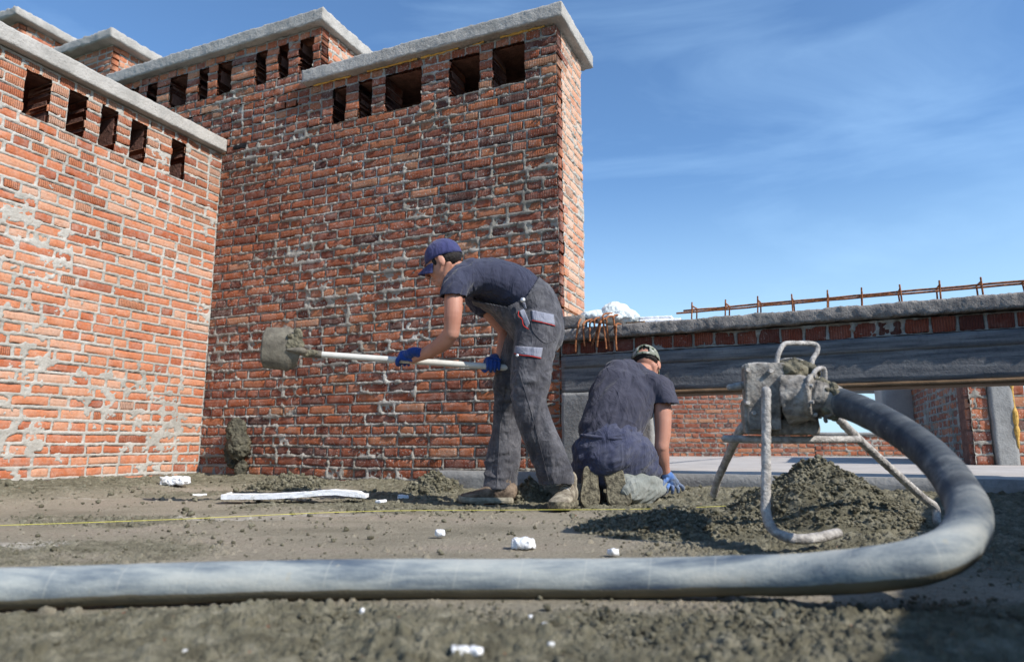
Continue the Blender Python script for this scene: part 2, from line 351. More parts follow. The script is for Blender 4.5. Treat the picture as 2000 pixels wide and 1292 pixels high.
def cloth_mat(name, base, worn, dust, dustf=0.4, sc=6, wv=700, lo=0.45, hi=0.8):
    b = NB(name); n = b.noise(sc, 5, 0.6); d = b.noise(11, 6, 0.72); s = b.noise(90, 3, 0.6)
    col = b.mix(b.rng(n, 0.3, 0.7), base, worn)
    col = b.mix(b.math('MULTIPLY', b.rng(d, lo, hi), dustf, True), col, dust)
    sp = b.math('MULTIPLY', b.rng(s, 0.68, 0.72), b.rng(n, 0.35, 0.6, 0, dustf*1.6)); col = b.mix(b.math('MULTIPLY', sp, 1.0, True), col, dust)
    fold = b.noise(13, 3, 0.55, b.co((1, 1, 0.5)), 0.8)
    fo = b.math('ABSOLUTE', b.math('SUBTRACT', fold, 0.5)); nb = b.bump(fo, -0.035, 0.7); nb = b.bump(b.noise(wv, 2, 0.5), 0.0012, 0.5, nb)
    b.b.inputs['Sheen Weight'].default_value = 0.15
    return b.done(col, 0.92, nb, 0.15)
M['shirt'] = cloth_mat('navy_jersey', (0.028, 0.031, 0.055), (0.044, 0.047, 0.076), (0.12, 0.12, 0.13), 0.06)
M['shirt2'] = cloth_mat('slate_jersey', (0.034, 0.036, 0.056), (0.056, 0.056, 0.078), (0.13, 0.12, 0.13), 0.06)
M['overall'] = cloth_mat('charcoal_drill', (0.036, 0.036, 0.043), (0.075, 0.074, 0.084), (0.27, 0.265, 0.28), 0.5, 5, 600)
M['trouser2'] = cloth_mat('navy_drill', (0.034, 0.040, 0.078), (0.062, 0.068, 0.112), (0.20, 0.20, 0.22), 0.35)
M['greycloth'] = cloth_mat('dusty_grey_cloth', (0.15, 0.165, 0.155), (0.24, 0.255, 0.235), (0.34, 0.34, 0.31), 0.5)
M['patch'] = cloth_mat('pale_grey_drill', (0.17, 0.18, 0.23), (0.25, 0.26, 0.31), (0.34, 0.33, 0.34), 0.5)
M['cap'] = cloth_mat('blue_cotton', (0.032, 0.036, 0.105), (0.052, 0.055, 0.145), (0.2, 0.2, 0.3), 0.15)
M['glove'] = cloth_mat('blue_knit_glove', (0.012, 0.036, 0.16), (0.018, 0.06, 0.26), (0.10, 0.12, 0.16), 0.45, 12, 300)
M['glove2'] = cloth_mat('pale_blue_glove', (0.05, 0.13, 0.40), (0.14, 0.27, 0.55), (0.16, 0.17, 0.17), 0.75, 25, 300, 0.42, 0.55)
M['red'] = simple('red_piping', (0.50, 0.03, 0.02), 0.7)
M['hair'] = simple('dark_hair', (0.018, 0.013, 0.011), 0.6, 0.3, 200, 0.004, 400)
M['shoe'] = simple('dusty_leather', (0.12, 0.095, 0.07), 0.85, 0.3, 18, 0.004, 120, col2=(0.36, 0.32, 0.245))
M['shoe_brown'] = simple('brown_leather', (0.10, 0.07, 0.05), 0.8, 0.3, 18, 0.004, 120, col2=(0.24, 0.18, 0.13))
M['sole_edge'] = simple('sole_edge', (0.26, 0.23, 0.17), 0.85, 0.3, 30, 0.004, 90, col2=(0.36, 0.33, 0.26))
M['sole'] = simple('cement_crusted_sole', (0.07, 0.062, 0.045), 0.9, 0.3, 45, 0.010, 90, col2=(0.24, 0.215, 0.15))
M['lace'] = simple('laces', (0.42, 0.41, 0.40), 0.8)
M['button'] = simple('steel_button', (0.55, 0.56, 0.58), 0.35, 0.1, 30, metal=0.6)
def skin_mat():
    b = NB('skin'); n = b.noise(9, 4, 0.6); n2 = b.noise(130, 3, 0.6)
    col = b.mix(b.rng(n, 0.3, 0.7), (0.37, 0.165, 0.11), (0.48, 0.245, 0.175))
    b.b.inputs['Subsurface Weight'].default_value = 0.08; b.b.inputs['Subsurface Radius'].default_value = (0.01, 0.004, 0.002)
    return b.done(col, 0.55, b.bump(n2, 0.0012, 0.5), 0.35)
M['skin'] = skin_mat()
def camo_mat():
    b = NB('camouflage'); n = b.noise(26, 2, 0.4, None, 0.5); n2 = b.noise(33, 2, 0.4, b.co((1, 1.3, 1)), 0.4)
    col = b.mix(b.rng(n, 0.50, 0.53), (0.20, 0.21, 0.17), (0.05, 0.065, 0.042)); col = b.mix(b.rng(n2, 0.56, 0.58), col, (0.36, 0.36, 0.32))
    return b.done(col, 0.9, None, 0.15)
M['camo'] = camo_mat()
def hose_mat():
    b = NB('dusty_rubber'); ln = b.noise(2.2, 5, 0.6, b.co((1.2, 9, 9))); n2 = b.noise(9, 6, 0.65, b.co((0.5, 1.5, 1.5)))
    uvc = b.co(src='UV'); sx = b.new('ShaderNodeSeparateXYZ'); b.l(uvc, sx.inputs[0])
    cover = b.attr('dust')
    cl = b.ramp(b.math('ADD', b.math('MULTIPLY', ln, 0.55), b.math('MULTIPLY', n2, 0.45)), [(0.36, (0.07, 0.095, 0.13)), (0.44, (0.16, 0.19, 0.21)), (0.52, (0.29, 0.315, 0.31)), (0.66, (0.42, 0.425, 0.39))])
    dk = b.ramp(n2, [(0.42, (0.018, 0.023, 0.032)), (0.56, (0.04, 0.048, 0.06)), (0.70, (0.17, 0.18, 0.18))])
    col = b.mix(cover, dk, cl)
    g = b.math('FRACT', b.math('ADD', b.math('MULTIPLY', sx.outputs[0], 1/0.135), b.math('MULTIPLY', sx.outputs[1], 0.35)))
    seam = b.math('LESS_THAN', b.math('ABSOLUTE', b.math('SUBTRACT', g, 0.5)), 0.014)
    col = b.mix(b.math('MULTIPLY', b.math('MULTIPLY', seam, cover), 0.22), col, (0.42, 0.42, 0.38))
    sc_ = b.rng(b.noise(5, 6, 0.75, b.co((0.25, 3, 3))), 0.60, 0.66, 0, 0.55); col = b.mix(b.math('MULTIPLY', sc_, cover), col, (0.10, 0.13, 0.17))
    sk_ = b.rng(b.noise(28, 5, 0.7), 0.64, 0.68, 0, 0.6); col = b.mix(sk_, col, (0.33, 0.32, 0.27))
    mud = b.attr('mud'); col = b.mix(b.rng(b.math('ADD', mud, b.math('MULTIPLY', b.math('SUBTRACT', n2, 0.5), 0.8)), 0.42, 0.58), col, (0.13, 0.115, 0.08))
    nb = b.bump(b.noise(120, 4, 0.6), 0.002, 0.6); return b.done(col, 0.75, nb, 0.3)
M['hose'] = hose_mat()
def crust_mat():
    b = NB('cement_crusted_steel'); n = b.noise(22, 6, 0.65); n2 = b.noise(120, 4, 0.7)
    col = b.ramp(n, [(0.32, (0.085, 0.08, 0.072)), (0.45, (0.19, 0.175, 0.155)), (0.55, (0.30, 0.28, 0.25)), (0.70, (0.44, 0.42, 0.38))])
    nb = b.bump(n, 0.010, 0.6); nb = b.bump(n2, 0.004, 0.9, nb); return b.done(col, 0.85, nb, 0.3)
M['crust'] = crust_mat()
M['legsteel'] = simple('crusted_leg_steel', (0.36, 0.34, 0.32), 0.85, 0.35, 40, 0.007, 130, col2=(0.52, 0.50, 0.47))
M['handle'] = simple('shovel_shaft', (0.55, 0.54, 0.50), 0.5, 0.1, 20)
M['blade'] = simple('muddy_blade', (0.11, 0.095, 0.075), 0.7, 0.3, 14, 0.004, 60, 0.35, 0.1, (0.20, 0.18, 0.14))
M['string'] = simple('yellow_string', (0.52, 0.48, 0.10), 0.8)
M['dirt'] = simple('far_ground', (0.12, 0.13, 0.07), 0.95, 0.3, 0.02)
M['bag'] = simple('white_plastic_bag', (0.66, 0.72, 0.72), 0.45, 0.15, 9, 0.02, 18, 0.4)
# ------------------------------------------------------------------ masonry
def masonry(name, parent, O, e, n, L, H, z0, mats, ch=0.0805, openings=(), zlo=0, zhi=0, ridge=lambda t, z: 0.0, res=0.009, seed=1,
            smear=0.5, jd=-0.004, bdepth=0.11, pierdepth=0.26, t_start=0.0, flat=0.0, zsm=None, cap=0.008, jl=0.0060):
    O = np.array(O, float); e = np.array(e); nn = np.array(n); rs = np.random.RandomState(seed)
    rows = int(math.ceil((H-z0)/ch)); B = []; edges = []
    for k in range(rows):
        zt, zb = H-k*ch, H-(k+1)*ch; zc = (zt+zb)/2
        inop = openings and zlo < zc < zhi
        segs = []
        if inop:
            c = t_start
            for a, b in openings: segs.append((c, a)); c = b
            segs.append((c, L))
        else: segs = [(t_start, L)]
        ed = []
        for a, b in segs:
            if b-a < 0.03: continue
            if inop or k == 0:
                m = max(1, int(round((b-a)/0.128))); ws = np.full(m, 1.0/m)
                if inop and m >= 2 and k % 2: ws = np.array([2.0]+[1.0]*(m-2)) if m > 2 else np.array([1.0]); ws = ws/ws.sum()
            else:
                ws = []; tot = 0
                ws.append(rs.uniform(0.05, 0.13))
                while tot < (b-a)*1.02+0.3:
                    w = (0.262 if rs.rand() < 0.82 else 0.131) if k % 2 == 0 else (0.131 if rs.rand() < 0.85 else 0.262)
                    w *= rs.uniform(0.92, 1.06); ws.append(w); tot = sum(ws)
                ws = np.array(ws); cs = np.cumsum(ws); m = np.argmin(abs(cs-(b-a)))+1; ws = ws[:m]/ws[:m].sum()
            c = a
            for w in ws:
                w = w*(b-a); B.append((c, c+w, zb, zt, pierdepth if inop else bdepth, k)); ed.append(c); c += w
            ed.append(c)
        edges.append(np.array(ed))
    B = np.array(B); nb = len(B)
    ap = np.array([0, .035, .12, .3, .5, .7, .88, .965, 1]); bp = np.array([0, .09, .3, .6, .91, 1])
    na, nbp = len(ap), len(bp)
    w = B[:, 1]-B[:, 0]; h = B[:, 3]-B[:, 2]
    gl = rs.uniform(.6, 1.5, nb)*jl; gr = rs.uniform(.6, 1.5, nb)*jl; gb = rs.uniform(.9, 2.1, nb)*jl; gt = rs.uniform(.9, 2.1, nb)*jl
    T = B[:, 0][:, None, None]+gl[:, None, None]+(w-gl-gr)[:, None, None]*ap[None, :, None]+np.zeros((1, 1, nbp))
    Z = B[:, 2][:, None, None]+gb[:, None, None]+(h-gb-gt)[:, None, None]*bp[None, None, :]+np.zeros((1, na, 1))
    wav = 0.007*vn(T*1.3, B[:, 5][:, None, None]*0.31, 0.0, seed+40); tilt = rs.uniform(-1, 1, nb)[:, None, None]*0.004
    Z = Z + wav + tilt*(ap[None, :, None]-0.5)
    bor = np.zeros((na, nbp)); bor[[0, -1], :] = 1; bor[:, [0, -1]] = 1
    cor = np.zeros((na, nbp)); cor[[0, 0, -1, -1], [0, -1, 0, -1]] = 1
    pm_ = (B[:, 4] > 0.2)*1.0
    sh_ = (rs.uniform(-1, 1, nb)*0.006*pm_)[:, None, None]; T = T+sh_
    D = -0.0055*bor[None]-0.004*cor[None]+((rs.uniform(-0.0055, 0.0045, nb)*(1+0.8*pm_)+0.006*pm_))[:, None, None]+(rs.uniform(-1, 1, nb)[:, None, None]*0.002)*(ap[None, :, None]-0.5)
    j = 0.0022 + 0.0015*bor[None]
    T = T + j*vn(T*37, Z*37, D*0, seed+1); Z = Z + j*vn(T*37, Z*37, D*0+5, seed+2)
    chip = np.clip(fbm(T*22, Z*22, B[:, 5][:, None, None]*3.1, 2, seed+6)-0.18, 0, 1)
    D = D + 0.0018*vn(T*55, Z*55, D*0, seed+3) - 0.03*chip*(0.35+bor[None])
    Z = Z - np.sign(bp-0.5)[None, None, :]*0.010*chip*bor[None]
    # skirt
    loop = [(i, 0) for i in range(na)]+[(na-1, q) for q in range(1, nbp)]+[(i, nbp-1) for i in range(na-2, -1, -1)]+[(0, q) for q in range(nbp-2, 0, -1)]
    li = np.array([i*nbp+q for i, q in loop]); nl = len(li)
    Tf, Zf, Df = T.reshape(nb, -1), Z.reshape(nb, -1), D.reshape(nb, -1)
    Ts = np.concatenate([Tf, Tf[:, li]], 1); Zs = np.concatenate([Zf, Zf[:, li]], 1)
    Ds = np.concatenate([Df, np.repeat(-B[:, 4][:, None], nl, 1)], 1)
    V = O+Ts[..., None]*e+Ds[..., None]*nn; V[..., 2] += Zs
    fq = gridq(na, nbp); sk = np.array([[li[i], na*nbp+i, na*nbp+(i+1) % nl, li[(i+1) % nl]] for i in range(nl)])
    q1 = np.concatenate([fq, sk]); per = na*nbp+nl
    Q = (q1[None]+np.arange(nb)[:, None, None]*per).reshape(-1, 4)
    bc = np.clip(rs.normal(0.5, 0.23, nb), 0, 1); rgv = np.array([1.0 if rs.rand() < ridge((b[0]+b[1])/2, b[2]) else 0.0 for b in B])
    off = rs.rand(nb)
    me = fastmesh(name, V.reshape(-1, 3), Q, {'bc': np.repeat(bc, per), 'rg': np.repeat(rgv, per)},
                  np.stack([(Ts+off[:, None]*0.01).ravel(), Zs.ravel()], -1))
    ob = mkobj('brickwork', me, mats[0], parent, False)
    # mortar sheet
    ts = np.arange(t_start-0.002, L+0.002+res, res); ts[-1] = L-0.006; zs = np.arange(z0, H, res)
    TT, ZZ = np.meshgrid(ts, zs); dz = np.zeros_like(TT); dt = np.full_like(TT, 1.0)
    kk = np.clip(((H-ZZ[:, 0])/ch).astype(int), 0, rows-1)
    wv = 0.007*vn(TT*1.3, kk[:, None]*0.31, 0.0, seed+40)
    fr = (H-(ZZ-wv))/ch; frr = fr-np.floor(fr); dz = np.minimum(frr, 1-frr)*ch
    for r_ in range(len(zs)):
        ed = edges[kk[r_]]
        if len(ed): i = np.clip(np.searchsorted(ed, ts), 1, len(ed)-1); dt[r_] = np.minimum(abs(ts-ed[i-1]), abs(ts-ed[i]))
    d = np.minimum(dz, dt)
    fine = fbm(TT*60, ZZ*60, 0, 3, seed+11); mid = fbm(TT*16, ZZ*20, 3, 4, seed+12); big = fbm(TT*2.1, ZZ*2.6, 7, 3, seed+13)
    below = np.where(frr < 0.5, 1.0, 0.0)          # just under a bed joint: mortar squeezed out and hanging over the brick below
    drip = fbm(TT*42, ZZ*9, 1, 3, seed+14)
    hh = jd-0.022*sstep(0.007, 0.017, d+0.006*fine)
    lip = np.clip(drip*1.2+mid*0.9+0.15+big*0.8, 0, 1)*np.exp(-(dz/0.014)**2)*(0.55+0.9*below)
    hh = hh + 0.026*smear*lip
    sm = np.clip(mid*0.95+big*0.75+0.25*fine-(0.57-0.42*smear)+(0.16*np.exp(-((ZZ-zsm)/0.75)**2) if zsm else 0), 0, 1); hh = hh+np.minimum(sm*0.14, 0.027)*(0.6+0.4*smear)
    hh = hh + 0.0035*fine*(1-flat) + 0.002*vn(TT*140, ZZ*140, 2, seed+20)
    hh = np.where(hh > cap*0.4, cap*0.4+(cap*0.6)*np.tanh((hh-cap*0.4)/(cap*0.6))+0.0012*fine, hh)
    V = O+TT[..., None]*e+hh[..., None]*nn; V[..., 2] += ZZ
    Q = gridq(len(zs), len(ts)); tc = (TT[:-1, :-1]+res/2).ravel(); zc = (ZZ[:-1, :-1]+res/2).ravel(); keep = np.ones(len(Q), bool)
    for a, b in openings: keep &= ~((tc > a-0.008) & (tc < b+0.008) & (zc > zlo-0.004) & (zc < zhi+0.004))
    me = fastmesh(name+'_m', V.reshape(-1, 3), Q[keep])
    bm = bmesh.new(); bm.from_mesh(me); bmesh.ops.delete(bm, geom=[v for v in bm.verts if not v.link_faces], context='VERTS'); bm.to_mesh(me); bm.free()
    mkobj('mortar_joints', me, mats[1], parent, True)
    return ob
def block(bm, O, ax, dims):
    vs = []
    for a in (0, 1):
        for b in (0, 1):
            for c in (0, 1): vs.append(bm.verts.new(Vector(O)+ax[0]*dims[0]*a+ax[1]*dims[1]*b+ax[2]*dims[2]*c))
    for f in ((0, 1, 3, 2), (4, 6, 7, 5), (0, 4, 5, 1), (2, 3, 7, 6), (0, 2, 6, 4), (1, 5, 7, 3)): bm.faces.new([vs[i] for i in f])
def core(parent, O, e, n, L, H, z0, D, openings=(), zlo=0, zhi=0, t0=0.0, back=True):
    bm = bmesh.new(); g = 0.045; Oz = Vector(O); ax = (e, -n, UP); s = 0.02
    def bl(a, b, d0, d1, za, zb): block(bm, Oz+e*a-n*d0+UP*za, ax, (b-a, d1-d0, zb-za))
    if openings:
        bl(t0+s, L-s-g, g, D, z0, zlo); bl(t0+s, L-s-g, g, D, zhi+0.003, H-0.003)
        c = t0+s
        for a, b in list(openings)+[(L-s-g, None)]:
            if a-c > 0.05: bl(c+0.009, a-0.009, g, 0.25, zlo+0.003, zhi)
            c = b
        bl(t0+s, L-s-g, D*0.85, D, zlo+0.003, zhi)
    else: bl(t0+s, L-s-g, g, D, z0, H-0.003)
    return bmobj('core', bm, M['core'], parent, False)
C = at(388, 925, 6.0); C.z = 0
nf = Vector((-e2.x, -e2.y, 0)); nl = Vector((e1.x, e1.y, 0))
def tz(u, v): return onwall(u, v, C, e1)
T1R, H1 = tz(1087, 41); H1 -= 0.02; T1L = tz(609, 100)[0]
H2 = tz(609, 55)[1]; H2 = H1+round((H2-H1)/0.0805)*0.0805; T2R = tz(629, 55)[0]; T2L = tz(222, 150)[0]
HL = onwall(437, 303, C, e2)[1]
z0w = -0.02
CH = 0.0805
# tower with the long front wall
op1 = [(550+a*.35, 550+b*.35) for a, b in ((290, 358), (435, 500), (580, 777), (940, 1100), (1180, 1353))]
op1 = [(tz(a, 180)[0], tz(b, 180)[0]) for a, b in op1]
zlo1 = H1-5*CH; zhi1 = H1-CH
op2 = [(a*.35, b*.35) for a, b in ((690, 780), (832, 885), (955, 1045), (1112, 1160), (1217, 1290), (1425, 1480), (1552, 1600), (1667, 1738))]
op2 = [(tz(a, 150)[0], tz(b, 150)[0]) for a, b in op2]
zlo2 = H2-5*CH; zhi2 = H2-CH
st = thing('chimney_stack', C+e1*1.8, 'tall dark red brick chimney stack with sunlit right side behind the bending worker', 'chimney', 'brick chimney stacks')
rf = lambda t, z: 0.9 if z > 2.35 else (0.55 if z > 2.05 else 0.04)
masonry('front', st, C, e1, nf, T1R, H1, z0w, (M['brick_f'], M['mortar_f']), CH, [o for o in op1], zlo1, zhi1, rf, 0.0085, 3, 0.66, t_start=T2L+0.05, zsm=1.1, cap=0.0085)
masonry('side', st, C+e1*T1R-nf*0.0, e2, nl, 0.60, H1, z0w, (M['brick_sun'], M['mortar_l']), CH, (), 0, 0, lambda t, z: 0.1, 0.010, 5, 0.6, t_start=0.105, bdepth=0.08, cap=0.006, jl=0.0075)
core(st, C, e1, nf, T1R, H1, z0w, 0.58, op1, zlo1, zhi1, T2L+0.05)
rough_box('coping', C+e1*(T1L-0.035)+nf*0.075+UP*(H1+0.004), (e1, -nf, UP), (T1R-T1L+0.035+0.07, 0.80, 0.118), 0.013, 0.005, M['coping'], st, 14, 3, 0.0028, edge=0.005)
bm = bmesh.new()
for a, b in ((0.05, 0.45), (0.62, 1.1), (1.15, 1.5), (1.62, 1.74), (1.86, 2.25)):
    P = [C+e1*(T1L+t)+nf*(0.004+0.006*random.random())+UP*(H1-0.004+random.uniform(-.003, .003)) for t in np.arange(a, b, 0.03)]
    tube(bm, P, [random.uniform(.005, .011) for _ in P], 8, 2)
bmobj('foam_sealant', bm, M['foamseal'], st)
# second, higher stack in the same plane, running on behind the left one
st2 = thing('chimney_stack', C+e1*(-0.3), 'dark brick chimney stack with eight slots, higher and left of the tower behind the worker', 'chimney', 'brick chimney stacks')
masonry('front2', st2, C, e1, nf, T2R, H2, H1+0.0, (M['brick_f'], M['mortar_f']), CH, op2, zlo2, zhi2, lambda t, z: 0.75 if 2.2 < z < 3.05 else 0.1, 0.0085, 8, 0.55, t_start=T2L+0.05)
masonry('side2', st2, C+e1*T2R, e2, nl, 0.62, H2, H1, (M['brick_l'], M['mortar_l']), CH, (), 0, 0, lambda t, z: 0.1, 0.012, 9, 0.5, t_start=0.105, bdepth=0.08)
core(st2, C, e1, nf, T2R-0.002, H2, H1+0.003, 0.60, op2, zlo2, zhi2, T2L+0.05)
rough_box('coping', C+e1*(T2L-0.02)+nf*0.07+UP*(H2+0.004), (e1, -nf, UP), (T2R-T2L+0.08, 0.82, 0.125), 0.013, 0.005, M['coping'], st2, 14, 13, 0.0028, edge=0.005)
# left stack
def tl(u, v): t, z = onwall(u, v, C, e2); return -t
opl = [(160, 290), (395, 490), (580, 660), (745, 825), (970, 1040)]
LL = 4.3
opl = [(tl(a*.35, 110+a*.35*.42), tl(b*.35, 110+b*.35*.42)) for a, b in opl]      # distances from the corner
opl = sorted([(LL-a, LL-b) for a, b in opl]); w0 = opl[0][0]
opl = [(w0-1.62, w0-1.40), (w0-1.12, w0-0.90), (w0-0.50, w0-0.29)]+opl
OL = C-e2*LL
zlol = HL-5*CH; zhil = HL-CH
st3 = thing('chimney_stack', C-e2*2, 'sunlit orange brick chimney stack filling the left edge under a long grey coping', 'chimney', 'brick chimney stacks')
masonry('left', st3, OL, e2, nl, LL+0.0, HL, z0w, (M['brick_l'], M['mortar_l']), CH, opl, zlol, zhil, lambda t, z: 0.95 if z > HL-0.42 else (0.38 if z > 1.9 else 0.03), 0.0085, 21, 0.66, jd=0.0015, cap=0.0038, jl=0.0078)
core(st3, OL, e2, nl, LL+0.05, HL, z0w, 0.60, opl, zlol, zhil)
rough_box('coping', OL+nl*0.07+UP*(HL+0.004), (e2, -nl, UP), (LL-0.015, 0.80, 0.120), 0.014, 0.003, M['coping'], st3, 12, 23, 0.0010, edge=0.003)
# two chimneys further back
def far_chimney(corner_uv, Y, w, d, label, seed, ov=0.13, h=1.6, rows=0.13):
    p = at(corner_uv[0], corner_uv[1], Y)             # top near corner of the coping
    zt = p.z; p = Vector((p.x, p.y, 0))
    t = thing('chimney', p-e1*w/2, label, 'chimney', 'square chimneys beyond the left stack')
    rough_box('coping', p-e1*w+UP*(zt-rows), (e1, e2, UP), (w, d, rows), 0.025, 0.009, M['coping'], t, 11, seed, 0.004, edge=0.01)
    o = p-e1*ov+e2*ov; z1 = zt-rows-0.004
    masonry('cf', t, o-e1*(w-2*ov), e1, nf, w-2*ov, z1, z1-h, (M['brick_l'], M['mortar_l']), CH, (), 0, 0, lambda t, z: 0.2, 0.014, seed, 0.5, bdepth=0.1)
    masonry('cs', t, o, e2, nl, d-2*ov, z1, z1-h, (M['brick_l'], M['mortar_l']), CH, (), 0, 0, lambda t, z: 0.2, 0.014, seed+1, 0.5, t_start=0.1, bdepth=0.08)
    core(t, o-e1*(w-2*ov), e1, nf, w-2*ov, z1, z1-h, d-2*ov)
    return t
far_chimney((219, 52), 7.6, 1.15, 1.15, 'small square chimney with overhanging slab cap, between the long left coping and the slotted stack', 31)
far_chimney((33, 10), 8.4, 1.15, 1.9, 'farthest chimney with thick slab cap in the upper left corner of the picture', 37)
# thin black patch on the front wall near the corner
p = onwall(468, 286, C, e1)
rough_box('black_patch', C+e1*(p[0]-0.075)+nf*(-0.004)+UP*(p[1]-0.03), (e1, nf, UP), (0.17, 0.012, 0.055), 0.008, 0.006, M['black'], st2, 30, 4, edge=0.01)
# ------------------------------------------------------------------ parapet beam on the right
TB = R(26.3); b1 = Vector((math.cos(TB), -math.sin(TB), 0)); b2 = Vector((math.sin(TB), math.cos(TB), 0)); nb_ = -b2
BO = C+e1*(T1R+0.012)+nf*0.02
def onb(u, v): return onwall(u, v, BO, b1)
zc0 = onb(1400, 646)[1]; zb0 = onb(1400, 757)[1]; zcop = zc0
zbt = zc0-0.098
BL = 3.6
par = thing('parapet_wall', BO+b1*1.5, 'concrete roof beam and brick course on a grey pillar, running right behind the kneeling worker', 'parapet')
rough_box('beam', BO-UP*0+UP*zb0, (b1, b2, UP), (BL, 0.30, zbt-zb0-0.003), 0.03, 0.005, M['beam'], par, 5, 41, 0.001)
rough_box('beam_board_joint', BO+b1*0.02+nb_*0.005+UP*(zbt-0.085), (b1, b2, UP), (BL-0.02, 0.02, 0.078), 0.02, 0.002, M['beam'], par, 7, 43, 0.001)
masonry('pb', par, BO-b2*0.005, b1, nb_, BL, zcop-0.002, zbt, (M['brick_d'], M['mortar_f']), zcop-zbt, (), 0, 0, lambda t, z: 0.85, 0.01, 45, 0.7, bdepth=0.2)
bm = bmesh.new(); block(bm, BO+b2*0.05+UP*(zbt-0.001), (b1, b2, UP), (BL, 0.22, zcop-zbt)); bmobj('core', bm, M['core'], par, False)
rough_box('coping', BO+b1*(-0.015)+nb_*0.055+UP*zcop, (b1, b2, UP), (BL, 0.46, 0.082), 0.014, 0.008, M['coping_dark'], par, 18, 47, 0.005, edge=0.006)
rough_box('formwork_board', BO+b1*0.6+nb_*0.004+UP*(zb0-0.028), (b1, b2, UP), (BL-0.6, 0.26, 0.026), 0.05, 0.003, M['wood'], par, 6, 49)
rough_box('pillar', BO+b1*0.0+nb_*0.012+UP*0.02, (b1, b2, UP), (0.62, 0.30, zb0-0.022), 0.02, 0.006, M['column'], par, 6, 51, 0.0015)
masonry('pj', par, C+e1*(T1R-0.16)+nf*0.004, e1, nf, 0.19, zcop-0.1, 0.0, (M['brick_f'], M['mortar_f']), CH, (), 0, 0, lambda t, z: 0.05, 0.01, 53, 0.8)
# slab beyond and its sill
slz = 0.148
sl = rough_box('terrace_slab', BO+b1*0.05+b2*0.03+UP*(slz-0.2), (b1, b2, UP), (9.0, 9.0, 0.2), 0.12, 0.004, M['slab'], None, 3, 55); tagit(sl, kind='structure')
sl = rough_box('terrace_slab', BO-b1*5.0+b2*1.1+UP*(slz-0.205), (b1, b2, UP), (5.2, 9.0, 0.2), 0.15, 0.004, M['slab'], None, 3, 56); tagit(sl, kind='structure')
sk = rough_box('kerb', C+e1*(tz(868, 925)[0])+nf*0.16-UP*0.06, (e1, -nf, UP), (T1R-tz(868, 925)[0]+0.0, 0.15, slz+0.06), 0.05, 0.003, M['column'], None, 5, 57); tagit(sk, kind='structure')
sk = rough_box('kerb', BO-b2*0.06-UP*0.06, (b1, b2, UP), (4.2, 0.09, slz+0.062), 0.05, 0.003, M['column'], None, 5, 58); tagit(sk, kind='structure')
# far parapet seen under the beam
BY = 11.6
pl_, pr_ = at(1150, 880, BY+0.6), at(1592, 880, BY)
ef = Vector((pr_.x-pl_.x, pr_.y-pl_.y, 0)); Lf = ef.length; ef.normalize(); nff = Vector((ef.y, -ef.x, 0)); pl_.z = 0
fw = thing('brick_wall', pl_+ef*Lf/2, 'distant brick parapet under the beam between the kneeling worker and the pump outlet', 'wall')
masonry('fw', fw, pl_, ef, nff, Lf, 1.45, slz-0.02, (M['brick_f'], M['mortar_f']), 0.083, (), 0, 0, lambda t, z: 0, 0.02, 61, 0.55)
core(fw, pl_, ef, nff, Lf, 1.45, slz, 0.25)
pz = pl_+ef*(Lf+0.003); Lw = 1.75
fw2 = thing('window_sill_wall', pz+ef*Lw/2, 'low brick wall below the bright opening right of the pump outlet', 'wall')
zs_ = at(1660, 850, BY)[2]
masonry('fw2', fw2, pz, ef, nff, Lw, zs_, slz-0.02, (M['brick_f'], M['mortar_f']), 0.083, (), 0, 0, lambda t, z: 0, 0.02, 63, 0.55)
core(fw2, pz, ef, nff, Lw, zs_, slz, 0.25)
rough_box('sill', pz+nff*0.03+UP*(zs_+0.002), (ef, -nff, UP), (1.35, 0.3, 0.05), 0.08, 0.004, M['column'], fw2, 5, 65)
rough_box('lintel', pz+nff*0.02+UP*1.20, (ef, -nff, UP), (1.45, 0.28, 0.16), 0.08, 0.004, M['beam'], fw2, 5, 66)
cp = thing('concrete_pillar', at(1762, 880, 9.6), 'pale concrete pillar right of the bright opening under the beam', 'pillar')
pA = at(1733, 880, 9.6); pA.z = 0
rough_box('shaft', pA+UP*zs_*0.9, (ef, -nff, UP), (0.42, 0.3, 1.1), 0.05, 0.006, M['slab'], cp, 5, 67)
# side wall to the right, and its end columns
sA = at(1903, 880, 6.3); sA.z = 0; sB = at(1790, 880, 9.6); sB.z = 0
es = (sB-sA); Ls = es.length; es.normalize(); ns = Vector((-es.y, es.x, 0))
sw = thing('brick_wall', sA+es*Ls/2, 'mortar-streaked brick wall receding under the right end of the beam', 'wall')
masonry('sw', sw, sA, es, ns, Ls, 1.5, slz-0.02, (M['brick_f'], M['mortar_f']), 0.082, (), 0, 0, lambda t, z: 0, 0.016, 71, 0.95, jd=-0.001)
core(sw, sA, es, ns, Ls, 1.5, slz, 0.3)
bc_ = thing('brick_column', sA, 'brick column end between the receding wall and the grey concrete post', 'column')
ex = Vector((1, -0.12, 0)).normalized(); ny = Vector((ex.y, -ex.x, 0))
wpx = lambda px: px/1348*6.2
masonry('bc', bc_, sA-ex*0.02+ny*0.05, ex, ny, wpx(34), 1.5, slz-0.02, (M['brick_f'], M['mortar_f']), 0.105, (), 0, 0, lambda t, z: 0, 0.014, 73, 0.6)
core(bc_, sA-ex*0.02+ny*0.05, ex, ny, wpx(34)+0.04, 1.5, slz, 0.25)
gp = thing('concrete_post', sA+ex*wpx(55), 'dark grey concrete post between two brick columns at the right edge', 'post')
rough_box('shaft', sA+ex*(wpx(34)-0.015)+ny*0.08+UP*(slz-0.02), (ex, -ny, UP), (wpx(42), 0.3, 1.33), 0.03, 0.01, M['column'], gp, 6, 75, 0.002)
